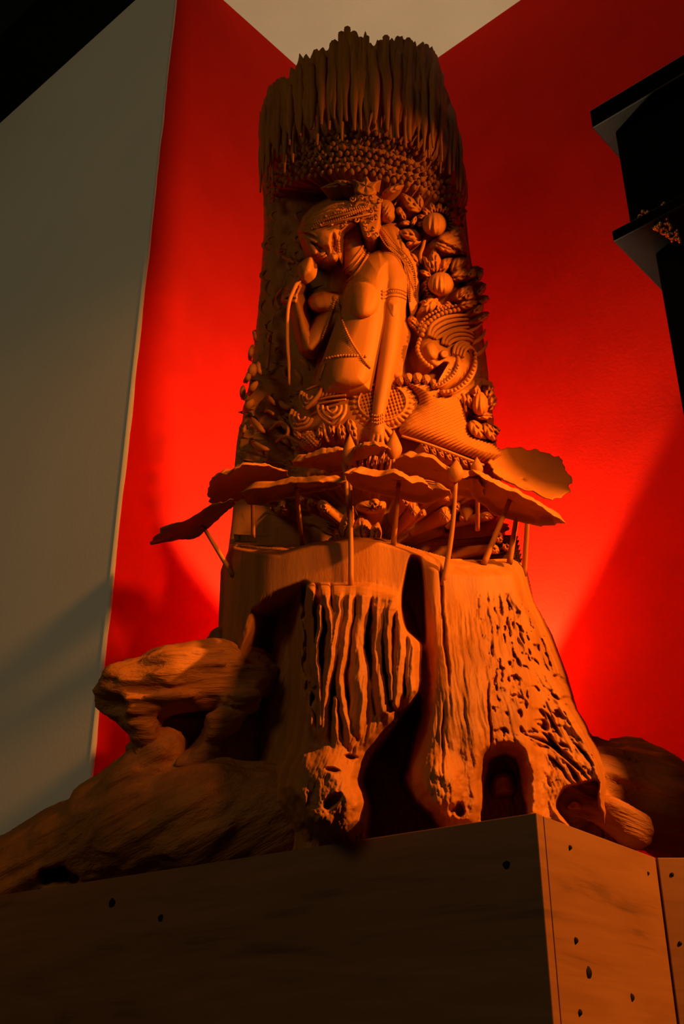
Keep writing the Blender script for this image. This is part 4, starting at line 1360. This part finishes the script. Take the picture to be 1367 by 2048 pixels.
def grow(name, caps, cuts, nz, parent, m, h=0.0045, k=0.02, clip_z=True):
    """smooth union of tapered limbs (px, py, Y, r in px) with knobbly grain, minus hollows"""
    def conv(c):
        return [np.append(at(x, y, Y), r * PXM) for x, y, Y, r in c]
    caps = [conv(c) for c in caps]; cuts = [conv(c) for c in cuts]
    allp = np.array([p for c in caps for p in c])
    lo = (allp[:, :3] - allp[:, 3:]).min(0) - 0.03; hi = (allp[:, :3] + allp[:, 3:]).max(0) + 0.03
    lo[2] = max(lo[2], PLZ - 0.01)
    n = np.ceil((hi - lo) / h).astype(int)
    X, Y, Z = np.meshgrid(*(lo[i] + h * np.arange(n[i]) for i in range(3)), indexing='ij')

    def dist(c):
        best = np.full(X.shape, 1e3)
        for a, b in zip(c[:-1], c[1:]):
            e = b[:3] - a[:3]; L = e @ e + 1e-12
            t = np.clip(((X - a[0]) * e[0] + (Y - a[1]) * e[1] + (Z - a[2]) * e[2]) / L, 0, 1)
            d = np.sqrt((X - a[0] - t * e[0]) ** 2 + (Y - a[1] - t * e[1]) ** 2 + (Z - a[2] - t * e[2]) ** 2) - (a[3] + t * (b[3] - a[3]))
            best = -smax(-best, -d, k)
        return best
    D = np.full(X.shape, 1e3)
    for c in caps:
        D = -smax(-D, -dist(c), k)
    D = D + nz(X, Y, Z)
    for c in cuts:
        D = smax(D, -dist(c), 0.008)
    if clip_z:
        D = np.maximum(D, (PLZ + 0.0005) - Z)
    g = openvdb.FloatGrid(); g.background = 1.0
    g.copyFromArray(D.astype(np.float32))
    pts, quads = g.convertToQuads(isovalue=0.0)
    pts = pts * h + lo
    return mesh_obj(name, pts, quads[:, ::-1].astype(np.int64), m, parent)


def grain(dirv, a1=0.008, a2=0.006, seed=3):
    d = np.asarray(dirv, float); d /= np.linalg.norm(d)
    o1 = np.cross(d, [0, 0, 1.0]); o1 /= np.linalg.norm(o1); o2 = np.cross(d, o1)

    def f(X, Y, Z):
        u = X * d[0] + Y * d[1] + Z * d[2]; v = X * o1[0] + Y * o1[1] + Z * o1[2]; w = X * o2[0] + Y * o2[1] + Z * o2[2]
        return a1 * fbm(X * 11, Y * 11, Z * 11, seed, 3) + a2 * fbm(u * 9, v * 75, w * 75, seed + 9, 2)
    return f


root_l = grow('root', [[(560, 1640, 1.46, 80), (430, 1640, 1.47, 84), (300, 1640, 1.53, 90), (160, 1702, 1.62, 80), (0, 1776, 1.70, 78), (-110, 1820, 1.79, 72)],
                       [(322, 1500, 1.47, 40), (292, 1560, 1.50, 52), (240, 1640, 1.56, 76)]],
              [[(84, 1760, 1.54, 15), (104, 1744, 1.65, 11)], [(112, 1756, 1.53, 20), (128, 1744, 1.63, 10)], [(140, 1766, 1.52, 12), (150, 1756, 1.60, 8)]],
              grain((-0.66, 0.40, -0.25), 0.010, 0.009), trunk, M_ROOT_L, 0.0042)
branch = grow('branch_stub', [[(500, 1352, 1.50, 50), (440, 1356, 1.46, 58), (340, 1364, 1.435, 58), (262, 1378, 1.43, 54)],
                              [(478, 1300, 1.50, 20), (507, 1345, 1.46, 20), (488, 1396, 1.44, 22), (430, 1450, 1.44, 26), (400, 1510, 1.46, 34), (360, 1580, 1.50, 46)],
                              [(272, 1410, 1.44, 38), (306, 1480, 1.46, 28), (312, 1540, 1.50, 38)],
                              [(440, 1275, 1.54, 14), (520, 1240, 1.56, 16)], [(360, 1440, 1.545, 60), (370, 1510, 1.55, 60)]],
              [[(366, 1446, 1.33, 36), (362, 1456, 1.43, 36), (356, 1466, 1.475, 26)], [(190, 1420, 1.41, 26), (232, 1412, 1.41, 18)], [(236, 1330, 1.36, 18), (276, 1352, 1.37, 12), (300, 1370, 1.36, 10)], [(236, 1380, 1.36, 14), (280, 1400, 1.36, 12)], [(330, 1310, 1.37, 5), (420, 1322, 1.39, 5)], [(350, 1345, 1.366, 6), (440, 1352, 1.39, 5)], [(350, 1396, 1.365, 6), (420, 1394, 1.385, 5)], [(460, 1330, 1.41, 4), (500, 1360, 1.42, 5)]],
              grain((-0.9, -0.2, -0.1), 0.012, 0.014, 14), trunk, M_STUB, 0.0036, 0.014)
branch['label'] = 'broken branch stub with a dark hollow beneath it'
root_r = grow('root', [[(1120, 1590, 1.45, 50), (1200, 1572, 1.50, 62), (1290, 1594, 1.53, 74), (1390, 1652, 1.57, 72)],
                       [(1180, 1500, 1.51, 28), (1260, 1528, 1.54, 36), (1360, 1590, 1.585, 42)],
                       [(1215, 1620, 1.43, 26), (1260, 1660, 1.44, 30)]],
              [[(1200, 1520, 1.42, 5), (1300, 1556, 1.44, 7)], [(1220, 1560, 1.41, 5), (1320, 1600, 1.44, 7)]],
              grain((0.8, 0.2, -0.25), 0.009, 0.012, 25), trunk, M_ROOT_R, 0.0042)

# ------------------------------------------------------------------ ring of lotus leaves, buds and stems
def plate(outline, c_pix, c_w, normal, thick=0.0026, dish=0.010, wav=0.006, name='lotus_leaf', n=72, rings=9, seed=1, veins=18, Y=None, curl=0.0):
    """leaf as a thin dished plate lying in a real plane off the trunk"""
    q = spline(outline, n, True)
    C = hit(np.array([float(c_pix[0])]), np.array([float(c_pix[1])]), np.array([c_w]))[0] if Y is None else at(c_pix[0], c_pix[1], Y)
    N = np.asarray(normal, float); N /= np.linalg.norm(N)
    a, b = pix_dir(q[:, 0], q[:, 1])
    D = np.stack([a, np.ones_like(a), b], -1)
    t = ((C - CAM) @ N) / (D @ N)
    E = CAM + D * t[:, None]
    ctr = C
    ang = np.linspace(0, 2 * math.pi, n, endpoint=False)
    rag = 1 + 0.06 * vnoise(ang * 5, seed, 0, seed) + 0.045 * vnoise(ang * 15, seed, 0, seed + 3)
    top, bot = [], []
    for s in np.concatenate([[1, .96, .92, .88, .84, .8], np.linspace(0.7, 0.02, rings - 2)]):
        p = ctr + (E - ctr) * (s * np.where(s > .5, rag, 1.0))[:, None]
        lift = dish * s * s + wav * vnoise(ang * 2.2 + seed, s * 1.5, 0, seed + 5) * s ** 2 + 0.0005 * np.cos(ang * veins) * s + 0.0007 * vnoise(ang * 14, s * 2, 0, seed + 8) * s
        lift = lift - curl * float(smooth(0.80, 1.0, np.array(s)))
        p = p + N * lift[:, None]
        th = thick * (1.0 if s < 0.97 else 0.55)
        top.append(p + N * th * 0.5); bot.append(p - N * th * 0.5)
    V = np.concatenate(top + bot[::-1])
    nr = len(top) * 2
    fs = [tuple(map(int, f)) for f in grid_faces(nr, n, True)]
    # close the rim
    fs += [((nr - 1) * n + k, (nr - 1) * n + (k + 1) % n, (k + 1) % n, k) for k in range(n)]
    return mesh_obj(name, V, fs, M_SMOOTH, trunk), C, N


def rod(p, q, r0, r1, name='stem', bend=0.0, n=12):
    t = np.linspace(0, 1, n)[:, None]
    P = np.asarray(p) * (1 - t) + np.asarray(q) * t
    P = P + np.array([bend, 0, 0]) * np.sin(math.pi * t)
    v, f = tube_mesh(P, np.linspace(r0, r1, n), 8)
    return mesh_obj(name, v, f, M_SMOOTH, trunk)


LEAVES = [
    # outline, centre, off-trunk, normal, dish, label
    ([(303, 1082), (312, 1066), (345, 1046), (400, 1022), (440, 1005), (466, 998), (470, 1008), (450, 1026), (428, 1046), (405, 1064), (378, 1073), (340, 1078)], (404, 1050), None, (0.32, -0.1, 1.0), -0.002, 1.46),
    ([(413, 986), (418, 958), (438, 932), (470, 919), (512, 917), (556, 926), (580, 944), (584, 958), (560, 972), (520, 984), (480, 990), (444, 992)], (500, 962), 0.035, (-0.15, -0.30, 1.0), -0.003, None),
    ([(478, 974), (500, 963), (556, 956), (610, 948), (650, 942), (688, 942), (676, 954), (640, 968), (600, 980), (550, 988), (500, 988)], (590, 966), 0.085, (0.02, -0.20, 1.0), -0.003, None),
    ([(584, 912), (612, 900), (650, 890), (690, 888), (706, 900), (700, 922), (660, 930), (618, 924)], (650, 910), 0.030, (0.0, -0.2, 1.0), -0.002, None),
    ([(690, 922), (712, 900), (742, 892), (776, 893), (774, 905), (748, 914), (716, 930)], (736, 910), 0.035, (-0.1, -0.5, 1.0), 0.010, None),
    ([(692, 926), (720, 930), (760, 936), (800, 936), (836, 952), (866, 962), (895, 964), (888, 982), (836, 984), (776, 978), (730, 964), (700, 944)], (790, 958), 0.085, (0.10, -0.20, 1.0), -0.003, None),
    ([(786, 914), (808, 898), (840, 897), (880, 914), (920, 934), (952, 944), (968, 960), (958, 978), (926, 978), (880, 966), (830, 950), (796, 938)], (870, 938), 0.050, (0.22, -0.22, 1.0), -0.003, None),
    ([(950, 930), (976, 942), (1010, 964), (1050, 986), (1092, 1008), (1126, 1026), (1122, 1036), (1090, 1034), (1040, 1024), (990, 1010), (958, 988), (946, 956)], (1024, 1000), 0.070, (0.42, -0.12, 1.0), -0.002, None),
    ([(972, 930), (1000, 916), (1036, 912), (1076, 916), (1108, 932), (1132, 958), (1140, 984), (1128, 1006), (1092, 1012), (1044, 996), (1004, 976), (978, 954)], (1044, 960), 0.02, (0.25, -1.0, 0.75), 0.012, None),
]
LC = []
for i, (ol, c, w, nrm, dish, Y) in enumerate(LEAVES):
    o, C, N = plate(ol, c, w if w is not None else 0.0, nrm, dish=dish, seed=i * 3 + 2, Y=Y, curl=0.0 if i in (0, 8) else 0.008)
    LC.append((C, N))


def foot(px, py, extra=-0.004):
    w = float(front_h(np.array([[float(px)]]), np.array([[float(py)]]))[0, 0])
    return hit(np.array([float(px)]), np.array([float(py)]), np.array([max(w, -0.06) + extra]))[0]


def stem_to(leaf, px, py, r=3.4, bend=0.0, top=None):
    C, N = LC[leaf]
    p = C if top is None else hit(np.array([float(top[0])]), np.array([float(top[1])]), np.array([top[2]]))[0]
    rod(foot(px, py), p - N * 0.001, r * 1.15 * PXM, r * PXM, bend=bend)


lf = hit(np.array([466.0]), np.array([1152.0]), np.array([0.002]))[0]
rod(lf, LC[0][0], 4.6 * PXM, 3.4 * PXM)
P3 = lambda x, y, w: hit(np.array([float(x)]), np.array([float(y)]), np.array([w]))[0]
rod(P3(506, 1075, -.012), P3(505, 984, .030), 4 * PXM, 3.6 * PXM)
rod(P3(604, 1090, -.012), P3(592, 976, .080), 4 * PXM, 3.4 * PXM)
rod(foot(701, 1171, -.002), P3(686, 924, .060), 4.6 * PXM, 3.4 * PXM, bend=0.004)
rod(foot(702, 1172, -.006), P3(700, 925, .075), 4.0 * PXM, 3.0 * PXM)
rod(P3(786, 1092, .012), P3(797, 966, .082), 4.8 * PXM, 3.6 * PXM)
rod(foot(885, 1172, -.002), P3(911, 962, .085), 4.8 * PXM, 3.4 * PXM, bend=0.003)
rod(P3(954, 1060, -.02), P3(955, 950, .050), 4.2 * PXM, 3.4 * PXM)
rod(foot(966, 1130, -.002), P3(1018, 1002, .066), 5.4 * PXM, 4.2 * PXM)
rod(foot(1018, 1128, -.002), P3(1037, 1004, .060), 5.0 * PXM, 4.2 * PXM)
rod(P3(1047, 1152, .002), P3(1056, 1006, .050), 5.0 * PXM, 4.0 * PXM)


def lotus_bud(px, py0, py1, rad, w, name='lotus_bud', tilt=0.0):
    """closed bud standing on its stem: pleated spindle"""
    b = P3(px - tilt, py1, w); t = P3(px + tilt, py0, w)
    n, seg = 16, 20
    ax = t - b; L = np.linalg.norm(ax); ax /= L
    s = np.cross(ax, [0, 1.0, 0]); s /= np.linalg.norm(s); u = np.cross(s, ax)
    vs = []
    for i in range(n):
        f = i / (n - 1)
        r = rad * PXM * (math.sin(math.pi * min(1, f * 1.25) ** 0.9) ** 0.75 if f < 0.4 else (1 - ((f - 0.4) / 0.6) ** 1.25))
        r = max(r, 0.0004)
        for k in range(seg):
            a = 2 * math.pi * k / seg
            rr = r * (1 + 0.06 * math.cos(a * 10 + f * 2))
            vs.append(b + ax * L * f + rr * (math.cos(a) * s + math.sin(a) * u))
    fs = [tuple(map(int, q)) for q in grid_faces(n, seg, True)]
    return mesh_obj(name, vs, fs, M_SMOOTH, trunk)


lotus_bud(699, 868, 932, 12, .076)
lotus_bud(787, 860, 920, 13, .070)
rod(P3(787, 1000, .03), P3(786, 918, .070), 3.2 * PXM, 3.0 * PXM)
lotus_bud(911, 918, 964, 13, .092, tilt=1.5)
lotus_bud(953, 914, 950, 10, .062)
lotus_bud(932, 1040, 1012, 11, .034, name='hanging_bud')

# shadowed petals and shells carved under the leaves
UW = -0.088
for a in ((686, 1086, 704, 1010, 16), (722, 1086, 722, 1030, 24), (744, 1086, 756, 1044, 14), (678, 1086, 670, 1058, 9), (660, 1010, 640, 1030, 10), (640, 1000, 652, 1030, 12), (622, 996, 618, 1024, 9), (606, 1010, 600, 990, 8), (740, 1000, 760, 1020, 12), (770, 1004, 752, 1022, 10), (806, 984, 812, 1016, 12), (848, 990, 852, 1010, 7), (838, 1024, 852, 1030, 9), (880, 984, 900, 1004, 8), (914, 1000, 912, 1030, 8), (928, 980, 936, 1006, 8), (950, 1000, 972, 1020, 8), (930, 1048, 924, 1018, 11), (990, 1060, 1004, 1090, 12), (1006, 1082, 1022, 1108, 11), (978, 1090, 1000, 1108, 10), (566, 1000, 562, 1026, 9), (640, 925, 668, 918, 10), (540, 1004, 536, 1030, 8), (960, 1030, 990, 1036, 10), (1010, 1040, 1030, 1068, 10)):
    leaf_boss(*a, UW + (.04 if a[0] > 950 else 0), .030, name='lotus_petal', freq=0.9, skirt=0.06)
for cx, cy, rx, ry in ((826, 1020, 14, 20), (560, 1020, 22, 14), (1000, 1010, 34, 26), (740, 1015, 30, 14), (890, 1030, 14, 18)):
    boss('lotus_pod', ell(cx, cy, rx, ry), UW - .006, .030, trunk, n=30, skirt=0.06, detail=lambda x, y, s, a: 0.002 * np.cos(a * 9))
for i in range(9):
    x = 664 + i * 14
    leaf_boss(x, 934 - (i % 2) * 3, x + 5, 905 - (i % 3) * 4, 6, G + .034, .020, name='lotus_petal')

# ------------------------------------------------------------------ gilt carving on the black frame
def on_frame(px, py, out=0.004, Y0=CABY):
    """point on the frame's left face (through its far-left edge, running along D1)"""
    c = at(1248, 380, Y0)[:2]
    a, b = pix_dir(px, py)
    t = (a * c[1] - c[0]) / (-D1[0] + a * D1[1])
    p = c - D1 * t
    return np.array([p[0] - D2[0] * out, p[1] - D2[1] * out, CAM[2] + float(b) * p[1]])


random.seed(11)
gl = []
for i in range(46):
    t = random.random()
    x = 1296 + 66 * t + random.uniform(-9, 9); y = 442 + 46 * t + random.uniform(-12, 12)
    c = on_frame(x, y, 0.020)
    gl.append(ball(c, random.uniform(.0018, .0042), 6, 4))
for x, y in ((1336, 424), (1341, 432), (1343, 441), (1345, 450), (1347, 460), (1331, 430), (1339, 420)):
    gl.append(ball(on_frame(x, y, 0.020), 0.0032, 6, 4))
for k in range(5):
    x0, y0 = 1292 + 15 * k, 446 + 9 * k
    pts = [on_frame(x0 + 9 * math.cos(a) * (1 - a / 9), y0 + 9 * math.sin(a) * (1 - a / 9), 0.018) for a in np.linspace(0, 6, 14)]
    gl.append(tube_mesh(np.array(pts), np.linspace(.0022, .0012, 14), 6))
v, f = merge(gl)
go = mesh_obj('gilt_carving', v, f, M_GOLD, frame)
go['label'] = 'worn gilt scroll carving'
go['kind'] = 'stuff'
